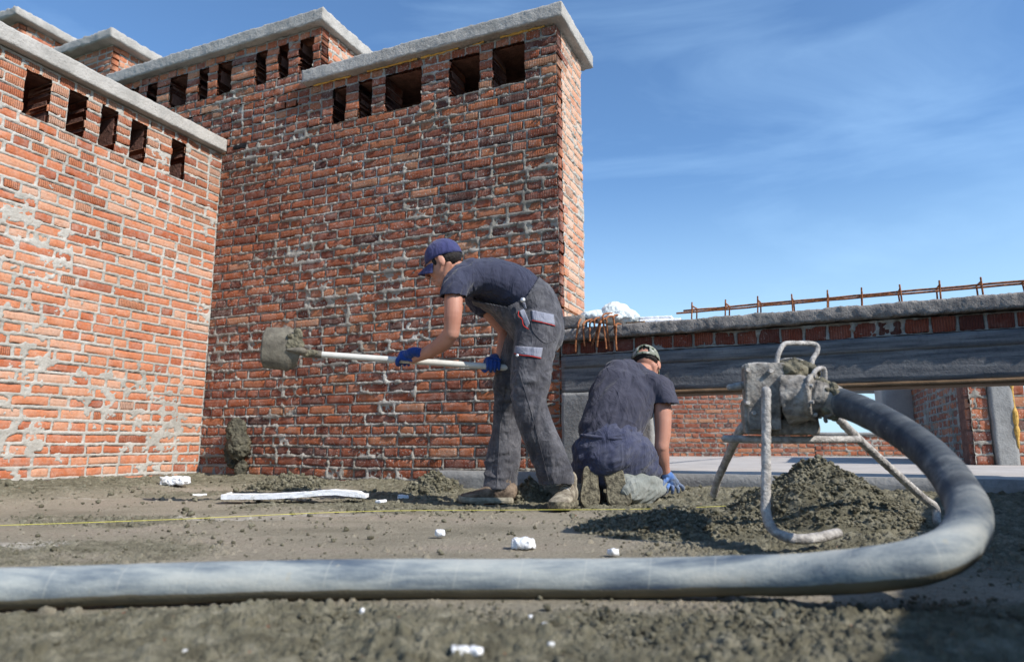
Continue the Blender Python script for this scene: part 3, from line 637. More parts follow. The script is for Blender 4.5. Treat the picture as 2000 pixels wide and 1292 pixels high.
bc2 = thing('brick_column', sA+ex*wpx(80), 'brick column with yellow foam sealant at the far right edge under the beam', 'column')
masonry('bc2', bc2, sA+ex*(wpx(76)-0.012)+ny*0.05, ex, ny, wpx(26), 1.5, slz-0.02, (M['brick_f'], M['mortar_f']), 0.105, (), 0, 0, lambda t, z: 0, 0.014, 77, 0.6)
core(bc2, sA+ex*(wpx(76)-0.012)+ny*0.05, ex, ny, wpx(26)+0.04, 1.5, slz, 0.25)
masonry('bc3', bc2, sA+ex*(wpx(101))+ny*0.05, ex, ny, wpx(130), at(1990, 815, 6.3)[2], slz-0.02, (M['brick_f'], M['mortar_f']), 0.105, (), 0, 0, lambda t, z: 0, 0.014, 79, 0.6)
bm = bmesh.new(); P = [sA+ex*(wpx(76)-0.014)+ny*0.07+UP*z for z in np.arange(0.3, 1.0, 0.04)]
tube(bm, P, [random.uniform(0.008, 0.028) for _ in P], 8, 2); bmobj('foam_sealant', bm, M['foamseal'], bc2)
# parapet out of frame to the right that shades the right of the roof
wd = Vector((.527, .85, 0)).normalized(); wn_ = Vector((-wd.y, wd.x, 0)); rw0 = Vector((1.98, 0.59, 0))-wd*2.2
rwt = thing('brick_wall', rw0+wd*2, 'brick parapet at the right end of the roof', 'wall')
masonry('rw', rwt, rw0+wd*5.2, -wd, wn_, 5.2, 1.23, z0w, (M['brick_f'], M['mortar_f']), CH, (), 0, 0, lambda t, z: 0, 0.03, 81, 0.5)
core(rwt, rw0+wd*5.2, -wd, wn_, 5.2, 1.23, z0w, 0.25)
# ------------------------------------------------------------------ rebar cage on the beam
cg = thing('rebar_cage', BO+b1*1.6+b2*0.2+UP*(zcop+0.08), 'long rusty reinforcement cage lying along the top of the beam', 'rebar')
def bp(u, v, off):      # point on a plane parallel to the beam, off metres behind its face
    t, z = onwall(u, v, BO+b2*off, b1); return BO+b2*off+b1*t+UP*z
def bar(bm, A, B, r, wig=0.002, n=24):
    P = [A.lerp(B, i/n)+Vector((0, 0, 1))*random.uniform(-wig, wig) for i in range(n+1)]; tube(bm, P, [r]*len(P), 8, 1)
tb0, zb_ = onwall(1345, 606, BO+b2*0.12, b1); ztop = zb_
for off, uu, dz in ((0.12, 1336, 0.0), (0.25, 1322, 0.012)):
    bm = bmesh.new(); t0, _ = onwall(uu, 606, BO+b2*off, b1)
    bar(bm, BO+b2*off+b1*t0+UP*(ztop+dz), BO+b2*off+b1*(BL-0.1)+UP*(ztop+dz+0.005), 0.0065); bmobj('long_bar', bm, M['rust'], cg)
for off in (0.12, 0.25):
    bm = bmesh.new(); t0, _ = onwall(1385, 606, BO+b2*off, b1); zz = zcop+0.082+0.014
    bar(bm, BO+b2*off+b1*t0+UP*zz, BO+b2*off+b1*(BL-0.1)+UP*(zz+0.002), 0.0055, 0.001); bmobj('long_bar', bm, M['rust'], cg)
for u in (1351, 1417, 1479, 1545, 1615, 1686, 1763, 1843, 1925, 2015, 2110):
    t, _ = onwall(u, 600, BO+b2*0.12, b1); bm = bmesh.new(); a = BO+b1*(t+random.uniform(-.01, .01)); hgt = ztop+0.028+random.uniform(-.004, .008)
    zz = zcop+0.088; tl_ = random.uniform(-0.012, 0.012)
    P = [a+b2*0.105+UP*(hgt+0.012), a+b2*0.107+UP*zz+b1*tl_, a+b2*0.265+UP*zz+b1*tl_, a+b2*0.262+UP*hgt, a+b2*0.10+UP*(hgt-0.01), a+b2*0.115+UP*(hgt-0.04)]
    for q0, q1 in zip(P[:-1], P[1:]): tube(bm, [q0, q1], [0.005]*2, 8, 1)
    bmobj('stirrup', bm, M['rust'], cg)
# hooks, bag and scraps on the left end of the beam
hooks = [  # (knee u,v) (tip u,v) (tail u,v)
 ((1129, 636), (1124, 686), (1140, 616)), ((1139, 633), (1142, 675), (1160, 622)), ((1152, 632), (1152, 665), (1168, 625)),
 ((1171, 630), (1156, 674), (1185, 622)), ((1173, 629), (1166, 676), (1190, 620)), ((1177, 617), (1184, 680), (1198, 612)),
 ((1184, 622), (1192, 682), (1204, 618)), ((1198, 620), (1201, 650), (1212, 615)), ((1203, 636), (1204, 683), (1214, 634)), ((1160, 626), (1161, 640), (1176, 620))]
words = ['leftmost hook, hanging longest, of the bent rusty rebars beside the tower', 'thin bent rebar, second from the left in the hanging bunch', 'short bent rebar, third from the left in the hanging bunch',
 'bent rebar slanting inwards to the left near the middle of the bunch', 'bent rebar with a turned tip in the middle of the hanging bunch', 'tall bent rebar rising highest in the hanging bunch',
 'long dark bent rebar crossing beside the highest hook', 'short stubby bent rebar behind the rightmost hook', 'rightmost long bent rebar of the hanging bunch, pale ribbed tip', 'shortest bent rebar, tucked behind the middle of the hanging bunch']
for i, (k, tp, ta) in enumerate(hooks):
    A = bp(ta[0]+random.uniform(-2, 2), ta[1], 0.16); K = bp(k[0], k[1], -0.085-0.006*i % 0.03); Tn = bp(tp[0], tp[1], -0.09-0.006*(i % 3))
    mid = A.lerp(K, 0.7)+UP*0.012
    o = tube_obj('bent_rebar', [A, mid, K, K.lerp(Tn, 0.12), K.lerp(Tn, 0.55)+b1*random.uniform(-.004, .004), Tn], [0.0068]*6, M['rust'], None, 8, 4)
    tagit(o, words[i], 'rebar', 'bent rebars hanging over the beam')
o = rough_box('concrete_block', bp(1099, 641, 0.03)+UP*0, (b1, b2, UP), (0.14, 0.12, 0.085), 0.02, 0.006, M['coping_dark'], None, 10, 83, 0.003); tagit(o, 'grey concrete block at the foot of the tower, behind the rusty hooks', 'block')
o = tube_obj('steel_rod', [bp(1098, 597, -0.02), bp(1118, 609, 0.05), bp(1143, 622, 0.12)], [0.005]*3, M['rust'], None, 8, 4); tagit(o, 'thin dark rod leaning from the tower corner over the concrete block', 'rod')
o = tube_obj('steel_rod', [bp(1101, 603, -0.02), bp(1122, 614, 0.06), bp(1147, 627, 0.13)], [0.0035]*3, M['rust'], None, 8, 4); tagit(o, 'thinner of the two rods leaning over the concrete block', 'rod')
def crumple(co, nn, a=0.012, s=22, seed=0): 
    r = 1-abs(fbm(co[:, 0]*s, co[:, 1]*s, co[:, 2]*s, 3, seed)); return (r-0.75)*a*2.5
def bagf(bm):
    ball(bm, bp(1202, 614, 0.22), (0.11, 0.10, 0.085)); ball(bm, bp(1222, 620, 0.2), (0.10, 0.09, 0.06)); ball(bm, bp(1168, 618, 0.18), (0.13, 0.08, 0.045)); ball(bm, bp(1192, 622, 0.12), (0.09, 0.08, 0.03))
o = fused('plastic_bag', bagf, 0.006, M['bag'], None, 3, lambda c, n: crumple(c, n, 0.008, 9, 3)+crumple(c, n, 0.006, 24, 5)); tagit(o, 'crumpled white plastic bag heaped on the left end of the beam', 'bag')
def slabf(A, B, th, dp, name, label, seed, ax=b1, par=None, mat='foam'):
    L = (B-A).length; d = (B-A).normalized(); bk = UP.cross(d).normalized(); 
    o = rough_box(name, A, (d, bk, d.cross(bk)), (L, dp, th), 0.012, 0.005, M[mat], None, 20, seed, 0.002, edge=0.004); return tagit(o, label, 'polystyrene')
slabf(bp(1248, 632, 0.06), bp(1330, 628, 0.1), 0.03, 0.16, 'foam_board', 'white polystyrene board lying on the beam right of the plastic bag', 85)
o = slabf(bp(1247, 624, 0.12), bp(1312, 622, 0.14), 0.022, 0.12, 'foam_board', 'top white polystyrene offcut of the two lying on the beam', 86)
o = slabf(bp(1222, 634, 0.0), bp(1258, 632, 0.0), 0.02, 0.08, 'cardboard_scrap', 'brown scrap beside the plastic bag on the beam', 87, mat='wood'); o['category'] = 'scrap'
# ------------------------------------------------------------------ roof floor
EX = np.array(e1); EY = np.array(e2); CC = np.array(C)
BOn = np.array(BO); B1 = np.array(b1); B2 = np.array(b2)
def gz(x, y, detail=True):
    x = np.asarray(x, float); y = np.asarray(y, float)
    rx, ry = x-CC[0], y-CC[1]
    dl = rx*EX[0]+ry*EX[1]              # distance from the left wall
    df = -(rx*EY[0]+ry*EY[1])           # distance from the front wall
    wob = 0.25*fbm(x*1.1, y*1.1, 0, 3, 5)
    bank_l = sstep(1.15, 0.15, dl+wob); bank_f = sstep(0.95, 0.1, df+wob)*sstep(3.3, 1.6, dl)*1.0
    bank = np.maximum(bank_l, bank_f)
    z = 0.012*fbm(x*0.9, y*0.9, 1, 3, 6)+0.010*bank_l+0.085*bank*(0.75+0.5*fbm(x*2.5, y*2.5, 2, 3, 8))
    step = sstep(0.55, 0.05, -(x-BOn[0])*B2[0]-(y-BOn[1])*B2[1])*sstep(-0.3, 0.2, x)      # crumbs heaped against the kerb
    z = z+0.075*step
    ft = np.maximum(np.exp(-(((x-0.22)/0.22)**2+((y-3.5)/0.25)**2)**2), np.exp(-(((x+0.13)/0.27)**2+((y-3.93)/0.16)**2)**2)); z = z*(1-0.93*ft)
    fg = sstep(1.50, 1.30, y+0.1*x*0+0.12*fbm(x*3, y*3, 3, 3, 12))       # crumbly foreground
    patch = sstep(-0.08, 0.30, fbm(x*1.6, y*2.3, 4, 4, 13))
    right = sstep(0.25, 0.9, x-0.1*(y-2))*sstep(1.7, 2.1, y)
    sm = sstep(0.62, 0.35, fg)
    cr = np.clip(np.maximum.reduce([bank*1.0, fg*(0.55+0.6*fbm(x*2.2, y*3, 5, 3, 14)+0.25), 0.55*patch*sm, right*0.95, 0.8*step, 0.85*sstep(3.3, 3.75, y)*sstep(-1.5, -0.6, x)]), 0.0, 1)
    if detail:
        z = z+fg*0.020*fbm(x*6, y*6, 6, 3, 15)+cr*0.012*fbm(x*9, y*9, 6, 3, 16)
        pr = np.clip(cr*0.95+0.03, 0, 1)
        z = z+np.maximum(crumbs(x, y, 0.014, pr*.9, 31), np.maximum(crumbs(x+3, y, 0.024, pr*0.22, 41), crumbs(x, y+3, 0.05, pr*pr*0.05, 51, 0.22, 0.36)))*0.95*(0.35+1.1*np.clip(0.5+fbm(x*11, y*11, 2, 2, 71), 0, 1.2))*(1-0.7*ft)
        z = z+crumbs(x, y, 0.0075, np.clip(pr*1.3, 0, .9), 61)*0.8+0.003*fbm(x*60, y*60, 1, 3, 17)*(0.2+cr)+cr*0.009*(1-2*np.abs(fbm(x*26, y*26, 4, 3, 77)))*(1-ft)
    return z, cr
ny_, nx_ = 700, 980
yy = np.exp(np.linspace(math.log(0.80), math.log(7.4), ny_))-0.0
ss = np.linspace(-1, 1, nx_)
YY = np.repeat(yy[:, None], nx_, 1); XX = ss[None, :]*(YY*0.80+0.25)
ZZ, CR = gz(XX, YY)
def blobw(u, v, rx, ry, z=0.0):
    p = onground(u, v, z); return np.exp(-(((XX-p.x)/rx)**2+((YY-p.y)/ry)**2)**2)
W = np.maximum.reduce([blobw(30, 1062, 0.17, 0.10), blobw(460, 1010, 0.28, 0.10), blobw(600, 1003, 0.4, 0.05)*0.8, blobw(160, 978, 0.15, 0.03)*0.5, blobw(1590, 1060, 0.1, 0.05)*.4])
me = fastmesh('roof_floor', np.stack([XX, YY, ZZ], -1).reshape(-1, 3), gridq(ny_, nx_), {'cr': CR.ravel(), 'white': W.ravel()})
rfl = mkobj('roof_floor', me, M['ground']); tagit(rfl, kind='structure')
bm = bmesh.new(); block(bm, Vector((-9, -6, -0.4)), (Vector((1, 0, 0)), Vector((0, 1, 0)), UP), (21, 22, 0.35)); o = bmobj('roof_slab', bm, M['ground'], None, False); tagit(o, kind='structure')
bm = bmesh.new(); block(bm, Vector((-2500, -2500, -15)), (Vector((1, 0, 0)), Vector((0, 1, 0)), UP), (5000, 5000, 1)); o = bmobj('ground', bm, M['dirt'], None, False); tagit(o, kind='structure')
def gzs(x, y): return float(gz(np.array([x]), np.array([y]), False)[0][0])
# heaps of wet mortar
HEAPS = []
def heap(name, cx, cy, rx, ry, h, label, seed, peak=1.25, res=None, sh=(0.0, 0.0)):
    nr, na = int(max(rx, ry)/0.0055), int(2*math.pi*max(rx, ry)/0.008); nr = max(nr, 30); na = min(max(na, 90), 420)
    r = np.linspace(0.0, 1.0, nr)[:, None]; a = np.linspace(0, 2*math.pi, na, endpoint=False)[None, :]
    X = cx+rx*r*np.cos(a); Y = cy+ry*r*np.sin(a)
    r2 = np.sqrt(((X-cx-sh[0]*(1-r))/rx)**2+((Y-cy-sh[1]*(1-r))/ry)**2)
    w = 0.22*fbm(X*4+seed, Y*4, 0, 3, seed)*r
    k = np.clip(1-(r+w), 0, 1); prof = k*(1.0-0.10*k)
    Z = h*prof + h*0.15*fbm(X*8, Y*8, seed, 3, seed+1)*np.clip(k*3, 0, 1)
    pr = np.full_like(X, 0.95)
    cc = np.maximum(crumbs(X, Y, 0.014, pr, seed+2), np.maximum(crumbs(X, Y, 0.024, pr*0.5, seed+12), crumbs(X, Y, 0.045, pr*0.2, seed+22, .25, .42)))+crumbs(X, Y, 0.0085, pr, seed+32)*0.6
    g, _ = gz(X, Y, False); Z = Z+g+0.8*cc*np.clip(k*8, 0, 1)-0.02*(r > 0.985)-0.006*(1-np.clip(k*10, 0, 1))
    me = fastmesh(name, np.stack([X, Y, Z], -1).reshape(-1, 3), gridq(nr, na, True), {'cr': np.full(X.size, 0.9), 'white': np.zeros(X.size)})
    o = mkobj(name, me, M['ground']); HEAPS.append((X.ravel(), Y.ravel(), Z.ravel(), nr, na, rx*ry)); return tagit(o, label, 'mortar heap')
HX, HY = at(1592, 905, 2.95)[0], 2.95
heap('mortar_heap', HX, HY, 0.42, 0.46, 0.285, 'big crumbly heap of wet mortar under the tripod pump outlet', 101)
heap('mortar_heap', at(1330, 990, 2.75)[0], 2.72, 0.42, 0.36, 0.085, 'low spread of wet mortar left of the big heap', 131)
q = at(845, 930, 4.6); heap('mortar_heap', q.x, 4.62, 0.21, 0.15, 0.125, 'knobbly mortar heap against the wall left of the bending worker', 111)
q = at(1036, 945, 4.1); heap('mortar_heap', q.x, 4.12, 0.13, 0.14, 0.125, 'small mortar heap between the legs of the bending worker', 121)
q = at(560, 940, 4.9); heap('mortar_heap', q.x, 4.95, 0.30, 0.2, 0.09, 'low mortar heap at the foot of the wall behind the long foam strip', 141)
# loose crumbs
def crumb_stuff():
    pts = []; rs = np.random.RandomState(5)
    x = rs.uniform(-1, 1, 60000); y = np.exp(rs.uniform(math.log(0.85), math.log(5.6), 60000)); x = x*(y*0.78+0.2)
    z, cr = gz(x, y, False); keep = rs.rand(len(x)) < cr*0.9+0.05; x, y, z = x[keep], y[keep], z[keep]
    for hx, hy, hz_, nr, na, ar in HEAPS:
        n = int(26000*ar+1200); i = (np.sqrt(rs.rand(n))*(nr-2)).astype(int)*na+rs.randint(0, na, n)
        jx, jy = rs.normal(0, .003, n), rs.normal(0, .003, n)
        x = np.concatenate([x, hx[i]+jx]); y = np.concatenate([y, hy[i]+jy]); z = np.concatenate([z, hz_[i]])
    r = np.clip(rs.lognormal(math.log(0.0029), 0.55, len(x)), 0.0014, 0.012)*np.clip(y/2.2, 0.75, 1.6)
    ico = bmesh.new(); bmesh.ops.create_icosphere(ico, subdivisions=1, radius=1); iv = np.array([v.co for v in ico.verts]); iq = np.array([[v.index for v in f.verts] for f in ico.faces]); ico.free()
    V = iv[None]*(0.45+1.0*rs.rand(len(x), len(iv), 1)); V = V*r[:, None, None]*np.array([1, 1, 0.8]); V = V+np.stack([x, y, z+r*0.7], -1)[:, None]
    Q = (iq[None]+np.arange(len(x))[:, None, None]*len(iv)).reshape(-1, 3)
    me = fastmesh('mortar_crumbs', V.reshape(-1, 3), Q, {'cr': np.full(V.shape[0]*V.shape[1], 0.9), 'white': np.zeros(V.shape[0]*V.shape[1])})
    tagit(mkobj('mortar_crumbs', me, M['ground']), 'loose crumbs of wet mortar scattered over the roof', 'crumbs', kind='stuff')
crumb_stuff()
# lump of mortar thrown at the wall
def lumpf(bm):
    wt = lambda u, v, o: (C+e1*onwall(u, v, C, e1)[0]+nf*o+UP*onwall(u, v, C, e1)[1])
    ball(bm, wt(470, 845, 0.05), (0.085, 0.06, 0.13)); ball(bm, wt(478, 870, 0.06), (0.095, 0.07, 0.12)); ball(bm, wt(462, 880, 0.03), (0.08, 0.04, 0.14)); ball(bm, wt(478, 915, 0.04), (0.05, 0.04, 0.09))
o = fused('mortar_lump', lumpf, 0.007, M['darkmortar'], None, 2, lambda c, n: 0.016*fbm(c[:, 0]*28, c[:, 1]*28, c[:, 2]*28, 4, 3)+0.012*fbm(c[:, 0]*80, c[:, 1]*80, c[:, 2]*80, 2, 4))
tagit(o, 'dark lump of wet mortar stuck to the foot of the wall near the corner', 'mortar')
# polystyrene scraps
def foam(u, v, L, D, T, ang, label, seed, tilt=0.0, zoff=0.0):
    k = 0.80 if v > 1000 else 0.92; L, D, T = L*k, D*k, T*k
    g = onground(u, v, 0.0)
    for _ in range(6): g = onground(u, v, gzs(g.x, g.y)+0.01)
    z = gzs(g.x, g.y)+0.006+zoff; d = Vector((math.cos(ang), math.sin(ang), 0)); s = Vector((-d.y, d.x, 0)); d2 = (d+UP*tilt).normalized(); up = d2.cross(s)
    o = rough_box('foam_piece', Vector((g.x, g.y, z))-d*L/2-s*D/2, (d2, s, up), (L, D, T), max(0.004, T/7), T*0.30, M['foam'], None, 45, seed, T*0.07, edge=T*0.16)
    return tagit(o, label, 'polystyrene', 'white polystyrene scraps on the mortar')
foam(341, 956, 0.20, 0.10, 0.055, -0.15, 'white foam block in the mortar bank, left of the long foam strip', 201, 0.0, 0.01)
foam(390, 966, 0.09, 0.05, 0.012, 0.4, 'thin pale foam flake just right of the white foam block', 202)
foam(447, 968, 0.05, 0.04, 0.02, 0.8, 'small bluish foam crumb at the left tip of the long foam strip', 203, 0.3)
foam(860, 1045, 0.042, 0.035, 0.028, 0.1, 'small cube-like foam scrap alone on the bare floor behind the hose', 204)
foam(1021, 1066, 0.085, 0.06, 0.036, -0.25, 'largest rounded foam scrap behind the middle of the hose', 205)
foam(1197, 1080, 0.036, 0.03, 0.022, 0.5, 'small rounded foam scrap behind the hose, right of the largest one', 206)
foam(787, 973, 0.07, 0.05, 0.028, 0.3, 'foam scrap on the mortar right of the long foam strip', 207)
foam(744, 980, 0.05, 0.05, 0.018, 0.9, 'tiny foam chip beside the right end of the long foam strip', 208)
foam(900, 1276, 0.030, 0.022, 0.018, 0.2, 'left half of the broken foam crumb in the foreground in front of the hose', 209)
foam(930, 1273, 0.026, 0.024, 0.016, -0.5, 'right half of the broken foam crumb in the foreground in front of the hose', 210)
foam(357, 1274, 0.016, 0.013, 0.011, 0.2, 'foam crumb at the bottom left of the foreground', 211)
foam(1075, 1258, 0.014, 0.012, 0.011, 0.2, 'foam crumb in the foreground right of the broken one', 212)
foam(707, 1192, 0.012, 0.011, 0.013, 0.9, 'foam crumb just in front of the hose, left of the middle', 213)
foam(1036, 1202, 0.010, 0.010, 0.008, 0.2, 'tiny foam crumb in front of the middle of the hose', 214)
foam(1064, 1216, 0.011, 0.008, 0.007, 0.6, 'tiny yellowish foam crumb in front of the hose, below the smaller one', 215)
foam(1595, 1032, 0.03, 0.02, 0.008, 0.6, 'flat foam flake beside the foot of the tripod', 216)
# long bent foam strip
P = [at(438, 980, 4.0), at(520, 979, 3.98), at(590, 976, 3.97), at(650, 972, 3.96), at(717, 977, 3.95)]
Q0 = [Vector((p.x, p.y, gzs(p.x, p.y)+0.025+dz)) for p, dz in zip(P, (0.0, 0.004, 0.014, 0.028, 0.012))]
bm = bmesh.new(); pp, _ = crv(Q0, [1]*5, 10); prev = None
for i, p in enumerate(pp):
    j = lambda: random.uniform(-.0015, .0015)
    w, t = 0.05, 0.027 if i < len(pp)-3 else 0.020
    r = [bm.verts.new(p+Vector((j(), a*w+j(), b*t+j()))) for a, b in ((-1, 0), (-1, .5), (-1, 1), (0, 1.02), (1, 1), (1, 0))]
    if prev:
        for k in range(6): bm.faces.new((prev[k], prev[(k+1) % 6], r[(k+1) % 6], r[k]))
    else: bm.faces.new(r)
    prev = r
bm.faces.new(prev); o = bmobj('foam_strip', bm, M['foam'], None, False); tagit(o, 'long thin bent white foam strip lying on the mortar left of the worker', 'polystyrene')
# yellow string
sp = [(-60, 1027), (300, 1015), (700, 998), (1000, 995), (1300, 992), (1650, 985)]; P = []
for u, v in sp:
    g = onground(u, v, 0.02); P.append(Vector((g.x, g.y, max(0.02, gzs(g.x, g.y)+0.012))))
o = tube_obj('string', P, [0.0014]*6, M['string'], None, 6, 8); tagit(o, 'thin yellow string stretched low across the floor behind the hose', 'string')
# ------------------------------------------------------------------ hose
HR = 0.040
hp = [(-420, 1172, 1.36, .042), (-150, 1158, 1.39, .041), (0, 1149, 1.42, .040), (200, 1142, 1.46, .040), (400, 1136, 1.48, .040), (600, 1131, 1.50, .040), (800, 1129, 1.52, .040), (1000, 1129, 1.52, .040), (1200, 1128, 1.51, .040),
      (1400, 1124, 1.49, .040), (1560, 1121, 1.44, .041), (1700, 1111, 1.37, .042), (1800, 1094, 1.34, .042), (1868, 1062, 1.36, .042), (1893, 1010, 1.43, .042), (1875, 960, 1.53, .042), (1832, 902, 1.67, .042), (1770, 850, 1.84, .043), (1700, 809, 2.02, .044), (1640, 785, 2.16, .045), (1612, 776, 2.22, .045)]
Pm, Rm = crv([at(a, b, c) for a, b, c, d in hp], [d for *_, d in hp], 14)
def build_hose():
    n, seg = len(Pm), 40; V = []; mud = []; dust = []; uv = []; A = Vector((0, 0, 1)); s = 0
    for i, p in enumerate(Pm):
        T = (Pm[min(i+1, n-1)]-Pm[max(i-1, 0)]).normalized(); a = (A-T*A.dot(T)).normalized(); A = a; b = T.cross(a)
        if i: s += (p-Pm[i-1]).length
        for k in range(seg):
            th = 2*math.pi*k/seg; c, sn = math.cos(th), math.sin(th); q = p+(a*c+b*sn)*Rm[i][0]; V.append(q)
            low = (p.z-q.z)/Rm[i][0]; vv = p.x
            mud.append(min(1, max(0, (low-0.12)/0.45))*(0.9 if p.x < 0.9 else 0.2)); uv.append((s, th/(2*math.pi)))
            dust.append(0.12 if i > n-75 else (1.0 if i < n-105 else 0.12+0.88*(n-75-i)/30.0))
    V = np.array(V); V += np.stack([vn(V[:, 0]*30, V[:, 1]*30, V[:, 2]*30, 4)]*3, -1)*0.0009
    me = fastmesh('hose', V, gridq(n, seg, True), {'mud': mud, 'dust': dust}, np.array(uv)); o = mkobj('hose', me, M['hose'])
    tagit(o, 'thick grey-blue rubber mortar hose curving across the foreground to the tripod outlet', 'hose')
build_hose()
# ------------------------------------------------------------------ tripod outlet of the mortar pump
MY = 2.30; mc = at(1530, 780, MY)
mt = thing('pump_outlet', Vector((mc.x, mc.y, 0)), 'cement-crusted steel mortar pump outlet pot with handles on three tube legs', 'pump outlet')
crd = lambda a=0.004, s=45, a2=0.003: (lambda c, n: a*fbm(c[:, 0]*s, c[:, 1]*s, c[:, 2]*s, 4, 5)+a2*np.clip(fbm(c[:, 0]*s*2.5, c[:, 1]*s*2.5, c[:, 2]*s*2.5, 2, 6), 0, 1))
def cyl(bm, A, B, r0, r1=None, seg=28):
    tube(bm, [A, B], [r0, r1 if r1 else r0], seg, 1, caps=True, sharp=True)
def bodyf(bm):
    # drum
    cyl(bm, at(1543, 842, MY+0.06), at(1543, 716, MY+0.06), 0.084, 0.082, 36)
    # box housing on the left
    a = at(1449, 800, MY); X = Vector((1, -0.25, 0)).normalized(); Yv = Vector((0.25, 1, 0)).normalized()
    block(bm, Vector((a.x, MY-0.05, at(1449, 795, MY).z)), (X, Yv, UP), (0.125, 0.15, at(1449, 713, MY).z-at(1449, 795, MY).z))
    block(bm, Vector((a.x+0.004, MY-0.048, at(1449, 840, MY).z)), (X, Yv, UP), (0.10, 0.14, 0.10))
bo = fused('body', bodyf, 0.004, M['crust'], mt, 2, crd(0.0025))
for u_, v_, dy in ((1460, 722, -0.055), (1460, 786, -0.055), (1505, 724, -0.075), (1472, 806, -0.055), (1536, 742, -0.035), (1574, 748, -0.03)):
    bm = bmesh.new(); c_ = at(u_, v_, MY+dy); tube(bm, [c_+Vector((0, 0.012, 0)), c_+Vector((0, -0.006, 0))], [0.008, 0.0075], 6, 1, sharp=True); bmobj('bolt', bm, M['legsteel'], mt, False)
def skirtf(bm):
    a = at(1455, 846, MY-0.03); X = Vector((1, -0.25, 0)).normalized(); Yv = Vector((0.25, 1, 0)).normalized()
    block(bm, Vector((a.x, a.y, a.z)), (X, Yv, UP), (0.085, 0.13, 0.115)); block(bm, at(1510, 848, MY-0.02), (X, Yv, UP), (0.145, 0.13, 0.05))
fused('skirt', skirtf, 0.005, M['crust'], mt, 3, crd(0.005))
def capf(bm):
    ball(bm, at(1553, 716, MY+0.02), (0.062, 0.062, 0.022)); ball(bm, at(1548, 724, MY-0.06), (0.05, 0.03, 0.03)); ball(bm, at(1582, 728, MY-0.03), (0.03, 0.04, 0.03)); ball(bm, at(1522, 728, MY-0.05), (0.012, 0.012, 0.014))
fused('mortar_crust', capf, 0.004, M['wetmortar'], mt, 1, crd(0.012, 45, 0.008))
def outf(bm):
    A = at(1538, 780, MY-0.05); B = at(1590, 774, MY-0.10); cyl(bm, A, B, 0.088, 0.066); cyl(bm, at(1586, 774, MY-0.098), at(1593, 774, MY-0.105), 0.076, 0.076)
    cyl(bm, B, at(1606, 777, MY-0.11), 0.060, 0.056)
fused('outlet_cone', outf, 0.004, M['crust'], mt, 3, crd(0.005))
fl_c = at(1592, 774, MY-0.104); fl_d = (at(1600, 774, MY-0.112)-at(1584, 774, MY-0.097)).normalized(); fl_a = UP.cross(fl_d).normalized()
for k_ in range(8):
    th = k_*math.pi/4+0.3; q_ = fl_c+(UP*math.sin(th)+fl_a*math.cos(th))*0.067; bm = bmesh.new(); tube(bm, [q_-fl_d*0.012, q_+fl_d*0.010], [0.0065]*2, 6, 1, sharp=True); bmobj('bolt', bm, M['legsteel'], mt, False)
tube_obj('hose_clamp', [at(1600, 774, MY-0.105), at(1615, 779, MY-0.11), at(1629, 785, MY-0.125)], [0.058, 0.055, 0.053], M['crust'], mt, 28, 6)
def cl2(bm):
    for i in range(34):
        t = random.random(); th = random.uniform(0, 2*math.pi); p = at(1596+32*t, 773+13*t, MY-0.105-0.02*t)
        if math.sin(th) < -0.2 and random.random() < 0.6: continue
        ball(bm, p+Vector((random.uniform(-.006, .006), math.cos(th)*0.052, math.sin(th)*0.052)), [random.uniform(.006, .016)]*3)
fused('clamp_mortar', cl2, 0.003, M['wetmortar'], mt, 1, crd(0.004, 60))
tube_obj('clamp_lever', [at(1636, 780, MY-0.16), at(1634, 800, MY-0.155), at(1613, 814, MY-0.14), at(1613, 822, MY-0.14)], [0.006]*4, M['crust'], mt, 10, 4)
tube_obj('bolt', [at(1613, 800, MY-0.14), at(1613, 818, MY-0.14)], [0.0045]*2, M['crust'], mt, 10, 2)
ly = MY-0.04
tube_obj('top_handle', [at(1517, 722, ly), at(1518, 700, ly), at(1524, 682, ly+0.01), at(1534, 671, ly+0.02), at(1560, 670, ly+0.04), at(1586, 671, ly+0.06), at(1596, 676, ly+0.06), at(1595, 688, ly+0.05), at(1586, 704, ly+0.03), at(1585, 722, ly+0.02)], [0.0085]*10, M['legsteel'], mt, 14, 6)
tube_obj('side_handle', [at(1585, 768, ly-0.06), at(1586, 745, ly-0.06), at(1590, 727, ly-0.05), at(1600, 719, ly-0.04), at(1610, 722, ly-0.03), at(1611, 745, ly-0.02)], [0.0075]*6, M['legsteel'], mt, 14, 6)
tube_obj('rim_wire', [at(1517, 704, MY+0.03), at(1540, 700, MY+0.02), at(1562, 702, MY+0.0), at(1584, 712, MY)], [0.003]*4, M['legsteel'], mt, 8, 6)
tube_obj('box_lid', [at(1452, 716, MY-0.02), at(1468, 711, MY-0.02), at(1500, 711, MY-0.03), at(1512, 716, MY-0.03)], [0.006]*4, M['legsteel'], mt, 10, 5)
tube_obj('side_pin', [at(1425, 756, MY), at(1452, 752, MY+0.02)], [0.011, 0.014], M['legsteel'], mt, 14, 2)
tube_obj('cross_bar', [at(1416, 856, MY+0.03), at(1500, 858, MY), at(1600, 858, MY+0.02), at(1675, 858, MY+0.08)], [0.0125]*4, M['legsteel'], mt, 16, 5)
def leg(pts, r=0.0138):
    def f(bm): tube(bm, pts, [r]*len(pts), 20, 8)
    fused('leg', f, 0.0035, M['legsteel'], mt, 1, lambda c, n: 0.0022*fbm(c[:, 0]*90, c[:, 1]*90, c[:, 2]*90, 3, 9)+0.001)
leg([at(1496, 762, 2.16), at(1496, 850, 2.15), at(1496, 940, 2.13), at(1496, 1000, 2.11), at(1510, 1034, 2.09), at(1545, 1050, 2.07), at(1590, 1050, 2.08), at(1636, 1040, 2.12)])
